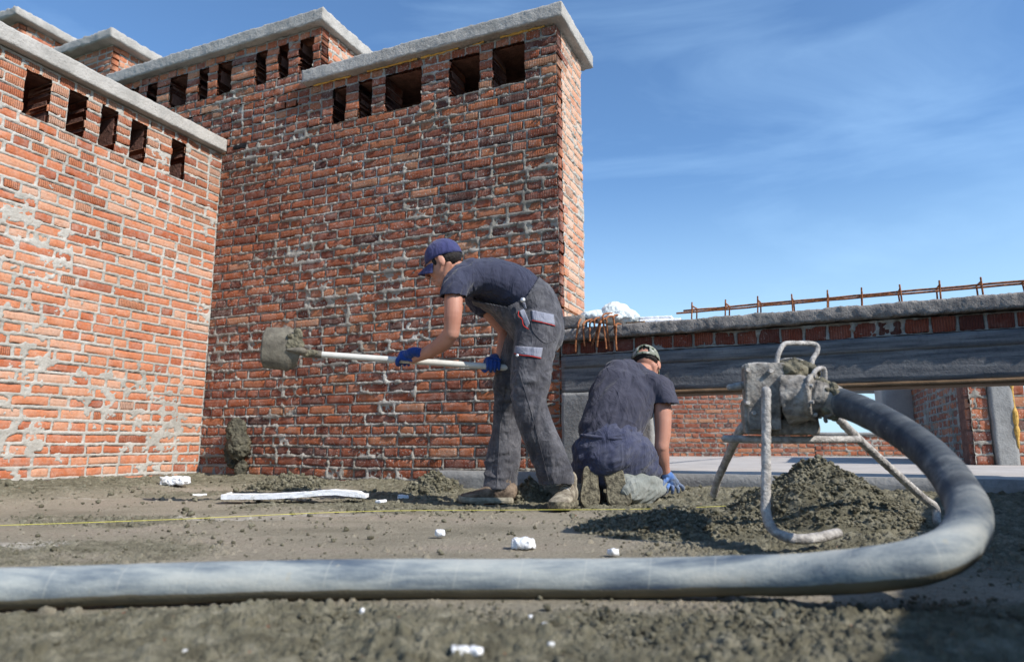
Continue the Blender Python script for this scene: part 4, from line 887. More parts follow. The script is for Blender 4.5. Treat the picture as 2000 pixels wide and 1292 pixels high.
leg([at(1452, 832, MY+0.06), at(1440, 850, MY+0.10), at(1420, 895, 2.60), at(1402, 936, 2.72), at(1394, 965, 2.80)])
leg([at(1640, 820, MY+0.05), at(1675, 855, MY+0.12), at(1740, 915, 2.55), at(1805, 973, 2.66), at(1826, 990, 2.68), at(1830, 1018, 2.66)])
# ------------------------------------------------------------------ people
def folds(scale, amp, dirs=None, seed=0):
    def f(c, n):
        x, y, z = c[:, 0]*scale, c[:, 1]*scale, c[:, 2]*scale
        if dirs is not None: d = np.array(dirs); p = c@d; x = x-p*d[0]*scale*0.72; y = y-p*d[1]*scale*0.72; z = z-p*d[2]*scale*0.72
        w = fbm(x+0.4*vn(x, y, z, seed+8), y, z, 3, seed); return amp*(1-2*np.abs(w))-amp*0.4
    return f
def frame(fwd, up):
    f = Vector(fwd).normalized(); u = Vector(up); u = (u-f*u.dot(f)).normalized(); s = u.cross(f); return f, u, s     # s = the person's left
def head(bm, c, f, u, s, neck=None, face=True):
    rot = Matrix((f, s, u)).transposed(); P = lambda a, b, d: c+f*a+s*b+u*d
    ball(bm, P(-0.012, 0, 0.035), (0.097, 0.076, 0.088), None, rot)          # skull
    ball(bm, P(0.02, 0, -0.01), (0.078, 0.067, 0.095), None, rot)             # face
    tube(bm, [P(0.035, 0, -0.035), P(0.060, 0, -0.085), P(0.068, 0, -0.100)], [(0.055, 0.045), (0.036, 0.028), (0.022, 0.018)], 16, 4, side=s)  # jaw and chin
    tube(bm, [P(-0.03, 0.045, -0.03), P(0.02, 0.040, -0.078), P(0.06, 0.014, -0.098)], [0.022, 0.016, 0.014], 10, 3); tube(bm, [P(-0.03, -0.045, -0.03), P(0.02, -0.040, -0.078), P(0.06, -0.014, -0.098)], [0.022, 0.016, 0.014], 10, 3)
    if face:
        tube(bm, [P(0.088, 0, 0.020), P(0.103, 0, -0.004), P(0.119, 0, -0.026), P(0.108, 0, -0.036)], [(0.010, 0.009), (0.010, 0.011), (0.014, 0.011), (0.016, 0.008)], 12, 3, side=s)
        ball(bm, P(0.092, 0, 0.030), (0.014, 0.055, 0.010), None, rot)           # brow
        for q in (-1, 1): ball(bm, P(0.080, q*0.032, 0.006), (0.011, 0.014, 0.010), None, rot); ball(bm, P(0.065, q*0.04, -0.022), (0.024, 0.020, 0.020), None, rot)
        ball(bm, P(0.094, 0, -0.055), (0.012, 0.024, 0.006), None, rot); ball(bm, P(0.091, 0, -0.067), (0.012, 0.020, 0.007), None, rot)
        ball(bm, P(0.084, 0, -0.090), (0.016, 0.018, 0.014), None, rot)
    for q in (-1, 1):                                                          # ears
        er = Matrix.Rotation(q*0.35, 3, u) @ rot
        ball(bm, P(-0.012, q*0.079, -0.004), (0.019, 0.0075, 0.032), None, er); ball(bm, P(-0.006, q*0.077, -0.030), (0.010, 0.006, 0.011), None, er)
def cap_shape(parent, c, f, u, s, mat, brim=True, hole=False):
    rot = Matrix((f, s, u)).transposed(); P = lambda a, b, d: c+f*a+s*b+u*d; bm = bmesh.new(); ro = []
    tiltc = -0.06
    for i in range(13):
        th = (i/12)*R(98); row = []
        for k in range(40):
            ph = 2*math.pi*k/40; rr = math.sin(th)
            a = -0.012+0.106*rr*math.cos(ph); b = 0.086*rr*math.sin(ph); d = 0.035+0.098*math.cos(th)+(0.10*max(0, rr*math.cos(ph)))*0.12*0
            d += -0.010*(1 if i > 10 else 0)*0
            if i > 7 and math.cos(ph) < 0: d -= 0.010*(-math.cos(ph))*(i-7)/5
            sq = 1+0.012*math.cos(6*ph)*math.sin(th); row.append(bm.verts.new(P(a*sq, b*sq, d)))
        ro.append(row)
    for a, b in zip(ro[:-1], ro[1:]):
        for k in range(40):
            if hole:
                i = ro.index(a); an = abs(((k/40*360)-180)); hh = 27*math.sqrt(max(0, 1-((i-11.0)/4.2)**2)) if i < 11 else 0
                if an < hh: continue
            q = (a[k], a[(k+1) % 40], b[(k+1) % 40], b[k])
            try: bm.faces.new(q)
            except ValueError: pass
    bmesh.ops.remove_doubles(bm, verts=bm.verts, dist=0.0006)
    bmesh.ops.delete(bm, geom=[v for v in bm.verts if not v.link_faces], context='VERTS')
    o = bmobj('cap', bm, mat, parent); sm = o.modifiers.new('t', 'SOLIDIFY'); sm.thickness = 0.003; sm.offset = -1
    bm = bmesh.new(); ball(bm, P(-0.012, 0, 0.135), (0.007, 0.007, 0.004), None, rot); b_ = bmobj('cap_button', bm, mat, o)
    if brim:
        bm = bmesh.new(); rows = []
        for i in range(9):
            t = i/8; row = []
            for k in range(17):
                w = (k/16*2-1); x0 = 0.092*math.sqrt(max(0, 1-(w*0.80)**2))-0.014; x1 = x0+0.082*math.sqrt(max(0, 1-w*w*0.93))
                a = x0+(x1-x0)*t; b = w*0.073*(1-0.06*t); d = 0.028-0.028*w*w-0.028*t-0.018*t*w*w
                row.append(bm.verts.new(P(a, b, d)))
            rows.append(row)
        for a, b in zip(rows[:-1], rows[1:]):
            for k in range(16): bm.faces.new((a[k], a[k+1], b[k+1], b[k]))
        o2 = bmobj('cap_brim', bm, mat, o); sm = o2.modifiers.new('t', 'SOLIDIFY'); sm.thickness = 0.004
    return o
def shoe(parent, heel, d, L=0.30, wf=1.0, pitch=0.0, lace=True, up=UP, mat=None, smat=None):
    d = Vector(d).normalized(); up = (Vector(up)-d*Vector(up).dot(d)).normalized(); s = up.cross(d)*wf; P = lambda a, b, c: heel+d*a*L+s*b+up*c
    out = [(0.0, .008), (.012, .020), (.04, .030), (.09, .036), (.2, .040), (.31, .039), (.42, .039), (.52, .043), (.62, .047), (.70, .049), (.78, .049), (.85, .046), (.91, .040), (.955, .031), (.985, .019), (1.0, .007)]
    bm = bmesh.new(); lo, hi, mid = [], [], []
    side = [(a, w) for a, w in out]+[(a, -w) for a, w in reversed(out)]
    for a, w in side:
        lift = 0.010*max(0, a-0.8)/0.2; lo.append(bm.verts.new(P(a*0.99, w*0.94, lift))); mid.append(bm.verts.new(P(a, w*1.05, 0.012+lift))); hi.append(bm.verts.new(P(a, w, 0.030+lift)))
    n = len(side)
    for A, B in ((lo, mid), (mid, hi)):
        for k in range(n): bm.faces.new((A[k], A[(k+1) % n], B[(k+1) % n], B[k]))
    bm.faces.new(lo); bm.faces.new(hi)
    so = bmobj('shoe_sole', bm, smat or M['sole'], parent, False)
    def uf(bm):
        secs = [(0.05, .034, .050, 0.060), (0.16, .038, .058, .070), (0.30, .040, .056, .065), (0.45, .040, .040, .052), (0.62, .045, .028, .040), (0.78, .047, .020, .032), (0.90, .040, .016, .026)]
        tube(bm, [P(a, 0, 0.022+h*0.75) for a, w, h, _ in secs], [(w*wf, h*(0.5+0.5*wf)) for a, w, h, _ in secs], 24, 4, side=s)
        tube(bm, [P(0.18, 0, 0.05), P(0.18, 0, 0.112), P(0.19, 0, 0.138)], [(.040, .047), (.042, .048), (.045, .050)], 20, 3, side=s)
    upo = fused('shoe_upper', uf, 0.004, mat or M['shoe'], parent, 3, lambda c, n: 0.0015*fbm(c[:, 0]*60, c[:, 1]*60, c[:, 2]*60, 2, 3))
    if lace:
        bm = bmesh.new()
        for i in range(6):
            a = 0.34+i*0.052; hgt = 0.1200-0.0115*i
            tube(bm, [P(a, -0.022, hgt-0.010), P(a+0.02, 0, hgt+0.001), P(a+0.04, 0.022, hgt-0.013)], [0.0028]*3, 6, 4); tube(bm, [P(a, 0.022, hgt-0.010), P(a+0.02, 0, hgt+0.003), P(a+0.04, -0.022, hgt-0.013)], [0.0028]*3, 6, 4)
        bmobj('laces', bm, M['lace'], upo)
    return upo
def grip(bm, c, ax, palmdir, wrist, r=0.0175, flip=1):
    """gloved hand closed round a shaft: c on the shaft axis, palm on the palmdir side"""
    ax = Vector(ax).normalized(); p = Vector(palmdir); p = (p-ax*p.dot(ax)).normalized(); q = ax.cross(p)*flip
    def on(a, th, rr): return c+ax*a+(p*math.cos(th)+q*math.sin(th))*rr
    ball_ = lambda c_, r_: ball(bm, c_, r_)
    tube(bm, [on(-0.030, 0.1, r+0.018), on(0, 0.0, r+0.020), on(0.030, -0.05, r+0.018)], [(0.020, 0.034)]*3, 16, 3, side=p)
    tube(bm, [c+p*(r+0.02), c+p*(r+0.03)+(wrist-c)*0.45, wrist], [(0.036, 0.024), (0.034, 0.026), (0.032, 0.028)], 16, 4, side=ax)
    for i, (ln, rr) in enumerate(((0.92, .0098), (1.0, .0104), (0.96, .0100), (0.80, .0088))):
        a = -0.033+0.0215*i; th = [0.35, 1.1, 1.9, 2.7, 3.5]
        tube(bm, [on(a, t*ln, r+rr*(1.25 if k == 0 else 1.0)) for k, t in enumerate(th)], [rr*1.12, rr*1.1, rr, rr*.95, rr*.85], 12, 4)
    tube(bm, [on(-0.040, -0.2, r+0.014), on(-0.052, -0.9, r+0.013), on(-0.050, -1.7, r+0.011), on(-0.040, -2.4, r+0.010)], [.0135, .0125, .0115, .0095], 12, 4)
def project_patch(name, target, px, mat, parent, nu=10, nv=6, off=0.004, th=0.003):
    me = target.data; bv = BVHTree.FromPolygons([v.co for v in me.vertices], [p.vertices for p in me.polygons]); cam0 = Vector((0, 0, CAMH))
    bm = bmesh.new(); rows = []; last = None
    for j in range(nv+1):
        row = []
        for i in range(nu+1):
            a, b = i/nu, j/nv; u = (px[0][0]*(1-a)+px[1][0]*a)*(1-b)+(px[3][0]*(1-a)+px[2][0]*a)*b; v = (px[0][1]*(1-a)+px[1][1]*a)*(1-b)+(px[3][1]*(1-a)+px[2][1]*a)*b
            h = bv.ray_cast(cam0, ray(u, v)); p = h[0] if h[0] is not None else last
            if p is None: p = at(u, v, 3.5)
            last = p; row.append(bm.verts.new(p-ray(u, v)*off))
        rows.append(row)
    for a, b in zip(rows[:-1], rows[1:]):
        for k in range(nu): bm.faces.new((a[k], a[k+1], b[k+1], b[k]))
    o = bmobj(name, bm, mat, parent); m = o.modifiers.new('t', 'SOLIDIFY'); m.thickness = th; m.offset = 0; return o
def project_line(name, target, px, mat, parent, r=0.0022, off=0.005):
    me = target.data; bv = BVHTree.FromPolygons([v.co for v in me.vertices], [p.vertices for p in me.polygons]); cam0 = Vector((0, 0, CAMH)); P = []
    q, _ = crv([Vector((u, v, 0)) for u, v in px], [1]*len(px), 5)
    for c in q:
        h = bv.ray_cast(cam0, ray(c.x, c.y))
        if h[0] is not None: P.append(h[0]-ray(c.x, c.y)*off)
    return tube_obj(name, P, [r]*len(P), mat, parent, 6, 1)
# ---- worker bending with the shovel
m1 = thing('person', onground(1040, 990), 'bending worker in blue cap, navy T-shirt and charcoal bib overalls holding a shovel', 'person')
hf, hu, hs = frame((-0.86, 0.20, -0.44), (-0.42, 0, 0.9)); hc = at(866, 513, 3.66)
SHAFT_A, SHAFT_B = at(588, 689, 3.58), at(1050, 722, 3.80)
sd = (SHAFT_B-SHAFT_A).normalized()
def onshaft(u): 
    best = min((abs((SHAFT_A.lerp(SHAFT_B, t/400)).x/(SHAFT_A.lerp(SHAFT_B, t/400)).y*1310-(u-1000)), t/400) for t in range(401)); return SHAFT_A.lerp(SHAFT_B, best[1])
HL_, HR_ = onshaft(797), onshaft(963)
def body1(bm):
    head(bm, hc, hf, hu, hs)
    tube(bm, [at(925, 545, 3.68), at(900, 532, 3.67), at(878, 522, 3.665)], [(0.075, .065), (.056, .058), (.050, .055)], 18, 4)
    tube(bm, [at(1052, 635, 3.69), at(1000, 565, 3.69), at(940, 545, 3.69), at(915, 545, 3.69)], [(.12, .07), (.12, .06), (.13, .06), (.11, .06)], 20, 4)
    tube(bm, [at(905, 556, 3.55), at(888, 572, 3.47), at(885, 612, 3.44), at(882, 650, 3.45)], [.05, .049, .047, .041], 18, 5)
    tube(bm, [at(882, 648, 3.45), at(868, 667, 3.50), at(843, 684, 3.56), at(822, 694, 3.61)], [.041, .045, .036, .029], 18, 5)
    tube(bm, [at(822, 694, 3.61), at(806, 700, 3.66)], [.028, .028], 12, 3)
    tube(bm, [at(920, 556, 3.85), at(945, 595, 3.90), at(985, 645, 3.90)], [.05, .047, .040], 16, 5)
    tube(bm, [at(985, 645, 3.90), at(984, 672, 3.87), at(975, 705, 3.82)], [.041, .038, .028], 16, 5); tube(bm, [at(975, 705, 3.82), HR_+Vector((0.01, 0.03, 0.01))], [.027, .025], 12, 3)
    tube(bm, [at(1045, 650, 3.60), at(1036, 785, 3.55), at(1090, 925, 3.60)], [.08, .055, .036], 14, 5); tube(bm, [at(1025, 650, 3.79), at(990, 795, 3.88), at(979, 930, 3.93)], [.08, .055, .038], 14, 5)
bd1 = fused('body', body1, 0.0042, M['skin'], m1, 3)
def hair1(bm):
    P = lambda a, b, d: hc+hf*a+hs*b+hu*d; rot = Matrix((hf, hs, hu)).transposed()
    ball(bm, P(-0.034, 0, 0.006), (0.080, 0.0785, 0.058), None, rot)
    for q in (-1, 1): ball(bm, P(0.030, q*0.066, 0.012), (0.012, 0.008, 0.024), None, rot)
fused('hair', hair1, 0.004, M['hair'], m1, 2, lambda c, n: 0.002*vn(c[:, 0]*150, c[:, 1]*150, c[:, 2]*150, 3))
cap_shape(m1, hc, *frame((-0.88, 0.20, -0.36), (-0.36, 0, 0.93)), M['cap'])
for q in (1,):      # eye and brow on the side that shows
    bm = bmesh.new(); ball(bm, hc+hf*0.088+hs*0.036+hu*0.008, (.006, .006, .004)); bmobj('eye', bm, M['black'], m1)
    tube_obj('eyebrow', [hc+hf*0.098+hs*0.014+hu*0.030, hc+hf*0.094+hs*0.034+hu*0.032, hc+hf*0.078+hs*0.052+hu*0.026], [.003, .0035, .002], M['hair'], m1, 6, 3)
spine = [(at(1050, 622, 3.70), (.145, .095)), (at(1034, 590, 3.70), (.158, .122)), (at(1002, 563, 3.70), (.165, .130)), (at(962, 549, 3.70), (.178, .125)), (at(926, 545, 3.69), (.185, .105)), (at(902, 545, 3.68), (.140, .075))]
def shirt1(bm):
    tube(bm, [p for p, r in spine], [r for p, r in spine], 32, 6, side=(0, 1, 0))
    tube(bm, [at(926, 540, 3.60), at(902, 549, 3.54), at(889, 564, 3.48), at(885, 586, 3.45)], [.095, .078, .068, .063], 20, 5)
    tube(bm, [at(930, 545, 3.80), at(930, 575, 3.88), at(945, 597, 3.90)], [.085, .070, .064], 18, 5)
def shirt1d(c, n):
    base = folds(8, 0.013, (0.75, 0, 0.62), 4)(c, n); fine = folds(20, 0.0045, (0.5, 0, 0.8), 9)(c, n)+folds(17, 0.011, (0.35, 0, 0.93), 12)(c, n)*(c[:, 0] < at(925, 560, 3.55).x)
    w = sstep(0.3, 1.0, -n[:, 2]+0.35)*0.9+0.30; return base*w*0.9+fine
sh1 = fused('t_shirt', shirt1, 0.005, M['shirt'], m1, 6, shirt1d, cut=lambda c: (c[:, 2] < at(885, 579, 3.45).z) & (c[:, 0] < at(912, 579, 3.45).x) & (c[:, 1] < 3.60))
sm = sh1.modifiers.new('t', 'SOLIDIFY'); sm.thickness = 0.003; sm.offset = -1
def over1(bm):
    tube(bm, [at(1056, 655, 3.69), at(1052, 622, 3.70), at(1036, 590, 3.70), at(1008, 568, 3.70)], [(.165, .125), (.172, .130), (.172, .135), (.168, .138)], 32, 6)
    tube(bm, [at(1030, 640, 3.69), at(995, 608, 3.69), at(962, 588, 3.69), at(938, 580, 3.69)], [(.15, .10), (.155, .085), (.13, .06), (.12, .05)], 24, 5)
    tube(bm, [at(1052, 640, 3.61), at(1042, 690, 3.585), at(1036, 735, 3.57), at(1034, 790, 3.55), at(1058, 855, 3.56), at(1076, 900, 3.575), at(1087, 938, 3.59)], [.122, .106, .094, .079, .079, .077, .082], 28, 6)
    tube(bm, [at(1035, 650, 3.79), at(1012, 700, 3.83), at(998, 745, 3.86), at(990, 800, 3.89), at(985, 860, 3.92), at(980, 910, 3.93), at(977, 948, 3.94)], [.118, .100, .089, .079, .081, .084, .089], 28, 6)
    ball(bm, at(1050, 655, 3.70), (.105, .17, .11))
def over1d(c, n):
    z = c[:, 2]; f = folds(7, 0.024, (0.15, 0, 0.98), 14)(c, n)*sstep(1.0, 0.5, z)*1.0+folds(10, 0.012, (0.6, 0, 0.75), 19)(c, n)*sstep(0.55, 1.1, z)
    # bunching at the knees and above the hems
    kn = np.exp(-((z-0.66)/0.12)**2)+0.8*np.exp(-((z-0.20)/0.10)**2)
    return f+kn*folds(15, 0.016, (1, 0, 0.1), 23)(c, n)+folds(40, 0.002, None, 27)(c, n)
def proj(c):
    y, z = c[:, 1], c[:, 2]-CAMH; d = y*math.cos(PITCH)+z*math.sin(PITCH); w = -y*math.sin(PITCH)+z*math.cos(PITCH)
    return 1000+F*c[:, 0]/d, 646-F*w/d
def ovcut(c):
    u, v = proj(c); lim = np.interp(u, [900, 938, 990, 1026, 1052, 1062], [583, 590, 598, 580, 541, 440])
    return (v < lim) | ((c[:, 2] < at(1087, 945, 3.59).z) & (c[:, 1] < 3.75)) | (c[:, 2] < at(977, 955, 3.94).z)
ov1 = fused('bib_overalls', over1, 0.0055, M['overall'], m1, 5, over1d, cut=ovcut)
sm = ov1.modifiers.new('t', 'SOLIDIFY'); sm.thickness = 0.004; sm.offset = -1
z3 = lambda x, y: (480+x*.449, 440+y*.449)
fl = project_patch('pocket_flap', ov1, [z3(1243, 368), z3(1340, 388), z3(1344, 434), z3(1246, 412)], M['patch'], m1)
project_line('piping', ov1, [z3(1246, 413), z3(1300, 424), z3(1344, 436)], M['red'], fl)
fl = project_patch('pocket_flap', ov1, [z3(1172, 524), z3(1292, 532), z3(1284, 576), z3(1166, 556)], M['patch'], m1)
project_line('piping', ov1, [z3(1168, 556), z3(1200, 564), z3(1240, 568), z3(1284, 577)], M['red'], fl)
bm = bmesh.new(); ball(bm, at(*z3(1181, 565), 3.455), (.008, .004, .008)); bmobj('button', bm, M['button'], fl)
fl = project_patch('pocket_edge', ov1, [z3(1190, 372), z3(1210, 362), z3(1236, 425), z3(1222, 448)], M['patch'], m1, 5, 8)
project_line('piping', ov1, [z3(1187, 374), z3(1186, 392), z3(1202, 408), z3(1208, 434), z3(1229, 450)], M['red'], fl)
project_line('seam', ov1, [z3(1243, 412), z3(1250, 460), z3(1300, 510), z3(1338, 500)], M['overall'], m1, 0.002, 0.002)
project_line('seam', ov1, [z3(1190, 640), z3(1215, 720), z3(1250, 840), z3(1285, 980), z3(1318, 1110)], M['overall'], m1, 0.002, 0.002)
project_line('seam', ov1, [z3(1130, 690), z3(1110, 830), z3(1100, 1000), z3(1092, 1130)], M['overall'], m1, 0.002, 0.002)
fl = project_patch('strap', ov1, [z3(1203, 335), z3(1215, 335), z3(1222, 362), z3(1212, 366)], M['patch'], m1, 3, 4, 0.006)
pb = at(*z3(1205, 325), 3.50)
bm = bmesh.new(); tube(bm, [pb, pb+Vector((0, -0.008, 0))], [0.014, 0.013], 16, 1, sharp=True); bmobj('buckle', bm, M['button'], m1)
def gl1(bm): grip(bm, HL_, sd, (0.35, -0.75, 0.55), at(826, 692, 3.60), 0.0175, -1)
fused('glove', gl1, 0.003, M['glove'], m1, 2, lambda c, n: 0.001*vn(c[:, 0]*120, c[:, 1]*120, c[:, 2]*120, 3))
def gl2(bm): grip(bm, HR_, sd, (0.25, 0.6, 0.7), at(975, 705, 3.84), 0.0175, 1)
fused('glove', gl2, 0.003, M['glove'], m1, 2, lambda c, n: 0.001*vn(c[:, 0]*120, c[:, 1]*120, c[:, 2]*120, 3))
h0 = onground(1108, 973); toe = onground(1076, 998); g0 = Vector((0.212, 3.40, 0.012)); dd = Vector((-0.33, -0.94, 0)).normalized()
shoe(m1, g0-dd*0.31, dd, 0.31, 1.18)
g1 = at(1003, 975, 3.93); shoe(m1, Vector((g1.x, 3.90, 0.010)), (-1, -0.05, 0), 0.31, 1.1, lace=False, mat=M['shoe_brown'], smat=M['sole_edge'])
# ---- shovel
shv = thing('shovel', SHAFT_A, 'square-mouth shovel caked with mortar, held level on a pale round shaft by the bending worker', 'shovel')
tube_obj('shaft', [SHAFT_A.lerp(SHAFT_B, 0.06), SHAFT_B], [0.0165, 0.0175], M['handle'], shv, 20, 12)
sx_ = -sd; syv = Vector((0, 0, 1)); syv = (syv-sx_*syv.dot(sx_)).normalized(); snv = sx_.cross(syv)
if snv.y > 0: snv = -snv
# blade: faces the camera, leaning a little
syv = (syv*0.98+snv*0.18).normalized(); snv2 = sx_.cross(syv); snv2 = -snv2 if snv2.y > 0 else snv2
bm = bmesh.new(); rows = []; BO_ = at(590, 684, 3.565); nU, nV = 20, 18
for i in range(nU+1):
    a = i/nU; row = []
    hwt = (0.085+0.035*min(1, a*3.2)) if a < 0.32 else 0.112-0.010*(a-0.32)
    for j_ in range(nV+1):
        b = j_/nV*2-1; curl = 0.030*abs(b)**3+0.012*b*b; dish = -0.022*math.sin(min(1, a)*2.2)
        corner = 0.03*max(0, a-0.85)/0.15*max(0, abs(b)-0.6)/0.4
        rib = 0.012*math.exp(-(b/0.09)**2)*max(0, 1-a*1.6)
        row.append(bm.verts.new(BO_+sx_*(a*0.205-corner*0.4+0.02*(1-a)*abs(b)*1.2)+syv*(b*hwt)+snv2*(-curl+0.012+rib)))
    rows.append(row)
for a, b in zip(rows[:-1], rows[1:]):
    for k in range(nV): bm.faces.new((a[k], a[k+1], b[k+1], b[k]))
o = bmobj('blade', bm, M['blade'], shv); m_ = o.modifiers.new('t', 'SOLIDIFY'); m_.thickness = 0.003
tube_obj('socket', [BO_+sx_*0.07+snv2*0.018, BO_+snv2*0.02, SHAFT_A.lerp(SHAFT_B, 0.02), SHAFT_A.lerp(SHAFT_B, 0.075)], [0.008, 0.018, 0.021, 0.0205], M['blade'], shv, 18, 5)
def mudf(bm):
    for i in range(26):
        a = random.uniform(0.0, 0.075); b = random.uniform(0.015, 0.10); ball(bm, BO_+sx_*a+syv*b+snv2*0.010, (random.uniform(.012, .022), .010, random.uniform(.012, .022)))
    for i in range(10): 
        t = random.uniform(-0.02, 0.07); ball(bm, SHAFT_A.lerp(SHAFT_B, max(0, t))+snv2*0.012+UP*random.uniform(-.008, .014), (.018, .012, .012))
fused('mortar_clump', mudf, 0.004, M['wetmortar'], shv, 1, lambda c, n: 0.005*fbm(c[:, 0]*70, c[:, 1]*70, c[:, 2]*70, 3, 3))
# ---- kneeling worker
m2 = thing('person', onground(1200, 985), 'kneeling worker in camouflage cap and navy trousers seen from behind, smoothing mortar', 'person')
kf, ku, ks = frame((0.30, 0.74, -0.60), (0.12, 0.6, 0.8)); kc = at(1262, 716, 4.10)
gw = gzs(at(1318, 945, 3.92).x, 3.95)
def body2(bm):
    head(bm, kc, kf, ku, ks, face=True)
    tube(bm, [at(1240, 760, 3.98), at(1250, 735, 4.03), at(1258, 722, 4.07)], [(.075, .06), (.058, .058), (.054, .056)], 18, 4)
    tube(bm, [at(1195, 860, 3.86), at(1212, 800, 3.92), at(1232, 755, 3.98)], [(.12, .09), (.12, .09), (.13, .07)], 18, 4, side=(1, 0, 0))
    tube(bm, [at(1290, 765, 3.95), at(1294, 800, 3.91), at(1295, 840, 3.89), at(1292, 872, 3.88)], [.052, .050, .045, .040], 18, 5)
    tube(bm, [at(1292, 868, 3.88), at(1293, 890, 3.90), at(1298, 915, 3.93), at(1302, 928, 3.95)], [.040, .041, .030, .027], 16, 5)
    tube(bm, [at(1302, 928, 3.95), at(1310, 940, 3.96)], [.025, .025], 12, 3)
    tube(bm, [at(1178, 760, 4.02), at(1190, 830, 4.22), at(1235, 880, 4.28), at(1262, 935, 4.25)], [.05, .046, .038, .028], 16, 5)
    tube(bm, [at(1165, 880, 3.84), at(1150, 935, 4.10), at(1150, 960, 3.88)], [.08, .06, .035], 14, 5); tube(bm, [at(1225, 880, 3.84), at(1262, 935, 4.08), at(1225, 958, 3.90)], [.08, .06, .035], 14, 5)
fused('body', body2, 0.0045, M['skin'], m2, 3)
def hair2(bm):
    P = lambda a, b, d: kc+kf*a+ks*b+ku*d; rot = Matrix((kf, ks, ku)).transposed(); ball(bm, P(-0.030, 0, 0.004), (0.079, 0.0765, 0.030), None, rot); ball(bm, P(-0.018, 0, 0.045), (0.090, 0.076, 0.07), None, rot)
fused('hair', hair2, 0.004, M['hair'], m2, 2, lambda c, n: 0.0015*vn(c[:, 0]*150, c[:, 1]*150, c[:, 2]*150, 3))
cap_shape(m2, kc, *frame((0.30, 0.80, -0.50), (0.10, 0.5, 0.85)), M['camo'], True, True)
s2 = [(at(1192, 848, 3.86), (.172, .125)), (at(1198, 825, 3.88), (.165, .125)), (at(1210, 795, 3.91), (.178, .125)), (at(1225, 765, 3.95), (.190, .120)), (at(1236, 744, 3.985), (.180, .095)), (at(1245, 730, 4.01), (.115, .062))]
def shirt2(bm):
    tube(bm, [p for p, r in s2], [r for p, r in s2], 32, 6, side=(0.95, 0.1, -0.1))
    tube(bm, [at(1262, 748, 3.98), at(1285, 760, 3.95), at(1297, 778, 3.92), at(1302, 790, 3.90)], [.085, .078, .070, .066], 20, 5)
    tube(bm, [at(1200, 748, 4.0), at(1178, 765, 4.03), at(1175, 790, 4.10)], [.085, .075, .065], 20, 5)
def shirt2d(c, n):
    a = folds(9, 0.020, (0.40, 0.1, 0.90), 31)(c, n); b = folds(20, 0.005, (0.5, 0, 0.85), 35)(c, n); w = np.exp(-((c[:, 2]-0.42)/0.10)**2)
    return a*0.9+b+0.012*w*folds(18, 1.0, (0.9, 0, 0.3), 37)(c, n)*0.5
s2o = fused('t_shirt', shirt2, 0.005, M['shirt2'], m2, 6, shirt2d, cut=lambda c: (c[:, 0] > at(1276, 790, 3.9).x) & (c[:, 2] < at(1300, 789, 3.9).z))
sm = s2o.modifiers.new('t', 'SOLIDIFY'); sm.thickness = 0.003; sm.offset = -1
def tr2(bm):
    tube(bm, [at(1196, 845, 3.865), at(1194, 862, 3.85), at(1196, 888, 3.84), at(1200, 905, 3.85)], [(.165, .12), (.180, .135), (.20, .15), (.19, .13)], 30, 5, side=(1, 0, 0))
    tube(bm, [at(1158, 890, 3.86), at(1148, 925, 3.98), at(1148, 952, 4.14)], [.12, .10, .085], 22, 5)
    tube(bm, [at(1232, 888, 3.86), at(1262, 918, 3.98), at(1276, 948, 4.10)], [.125, .10, .085], 22, 5)
fused('trousers', tr2, 0.0055, M['trouser2'], m2, 5, lambda c, n: folds(9, 0.016, (0.9, 0.2, 0.3), 41)(c, n)+folds(24, 0.005, (0.8, 0, 0.5), 43)(c, n))
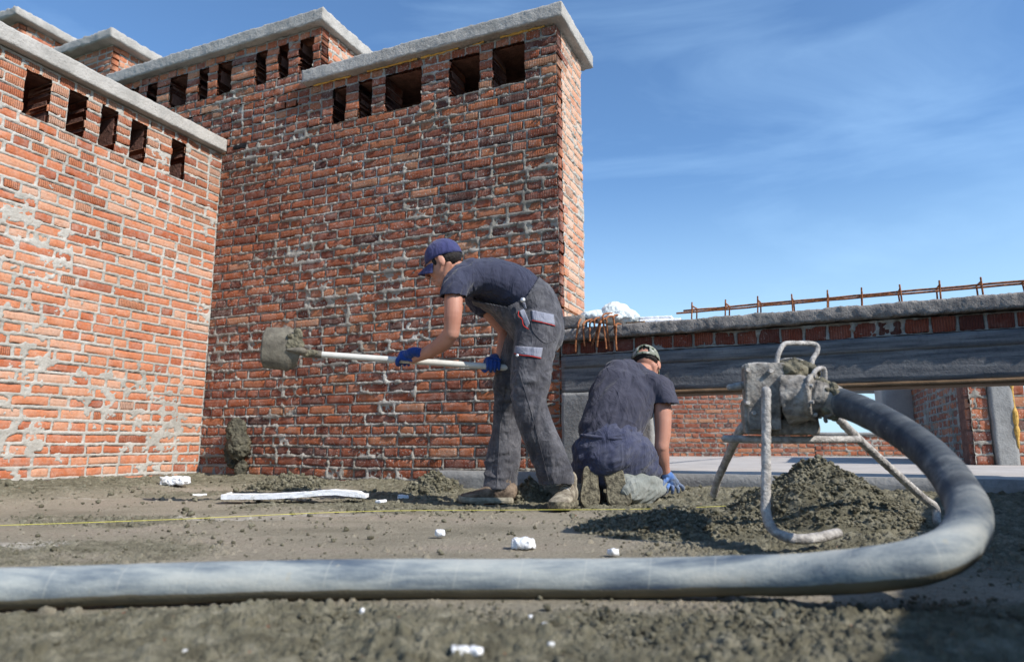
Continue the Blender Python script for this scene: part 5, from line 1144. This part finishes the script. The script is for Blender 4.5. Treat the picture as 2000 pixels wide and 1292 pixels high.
def shin2(bm):
    tube(bm, [at(1224, 955, 3.79), at(1247, 954, 3.85), at(1274, 949, 3.93), at(1297, 943, 4.01)], [(.086, .084), (.084, .082), (.068, .062), (.042, .038)], 22, 6)
    tube(bm, [at(1148, 955, 4.10), at(1148, 955, 3.99), at(1148, 952, 3.91)], [(.075, .065), (.070, .065), (.062, .065)], 22, 5)
fused('trouser_legs', shin2, 0.005, M['greycloth'], m2, 4, lambda c, n: folds(10, 0.030, (0.80, 0.35, 0.48), 45)(c, n)+folds(24, 0.009, (0.80, 0.3, 0.5), 47)(c, n))
tube_obj('waistband', [at(1137, 850, 3.80), at(1160, 853, 3.745), at(1195, 855, 3.72), at(1230, 855, 3.745), at(1252, 848, 3.82)], [.012]*5, M['trouser2'], m2, 10, 6)
# soles of the upturned shoes
for (ub, ut, L, Y, wf_) in ((1152, 1154, 0.235, 3.70, 1.05), (1214, 1194, 0.245, 3.685, 1.3)):
    toe_ = at(ub, 988, Y); toe_.z = max(0.012, toe_.z); top_ = at(ut, 908, Y+0.05); d = (toe_-top_).normalized()
    shoe(m2, top_, d, (toe_-top_).length+0.015, wf_, lace=False, up=Vector((0.05, 1, 0.15)), mat=M['shoe'])
def open_hand(bm):
    w = at(1300, 924, 3.94); k = at(1314, 946, 3.95)
    tube(bm, [w, w.lerp(k, 0.5), k], [(.030, .028), (.040, .022), (.042, .018)], 16, 4, side=(1, -0.2, 0)); base = k
    for i, (du, dv, dy, ln) in enumerate(((-9, 14, -0.045, 1), (0, 17, -0.035, 1), (8, 15, -0.02, 1), (14, 11, 0.0, .85))):
        s_ = at(1306+6*i, 944+(i == 3)*0, 3.945+0.008*i); e_ = at(1306+6*i+du*0.5+2, 944+dv*0.55, 3.93+dy*0.3+0.01*i); t_ = at(1306+6*i+du*0.6+1, 944+dv+1, 3.935+dy*0.2+0.012*i)
        tube(bm, [s_, e_, t_], [.0115, .0105, .009], 10, 4)
    tube(bm, [at(1303, 934, 3.93), at(1294, 945, 3.91), at(1290, 956, 3.91)], [.013, .012, .010], 10, 4)
fused('glove', open_hand, 0.003, M['glove2'], m2, 2, lambda c, n: 0.001*vn(c[:, 0]*120, c[:, 1]*120, c[:, 2]*120, 3))
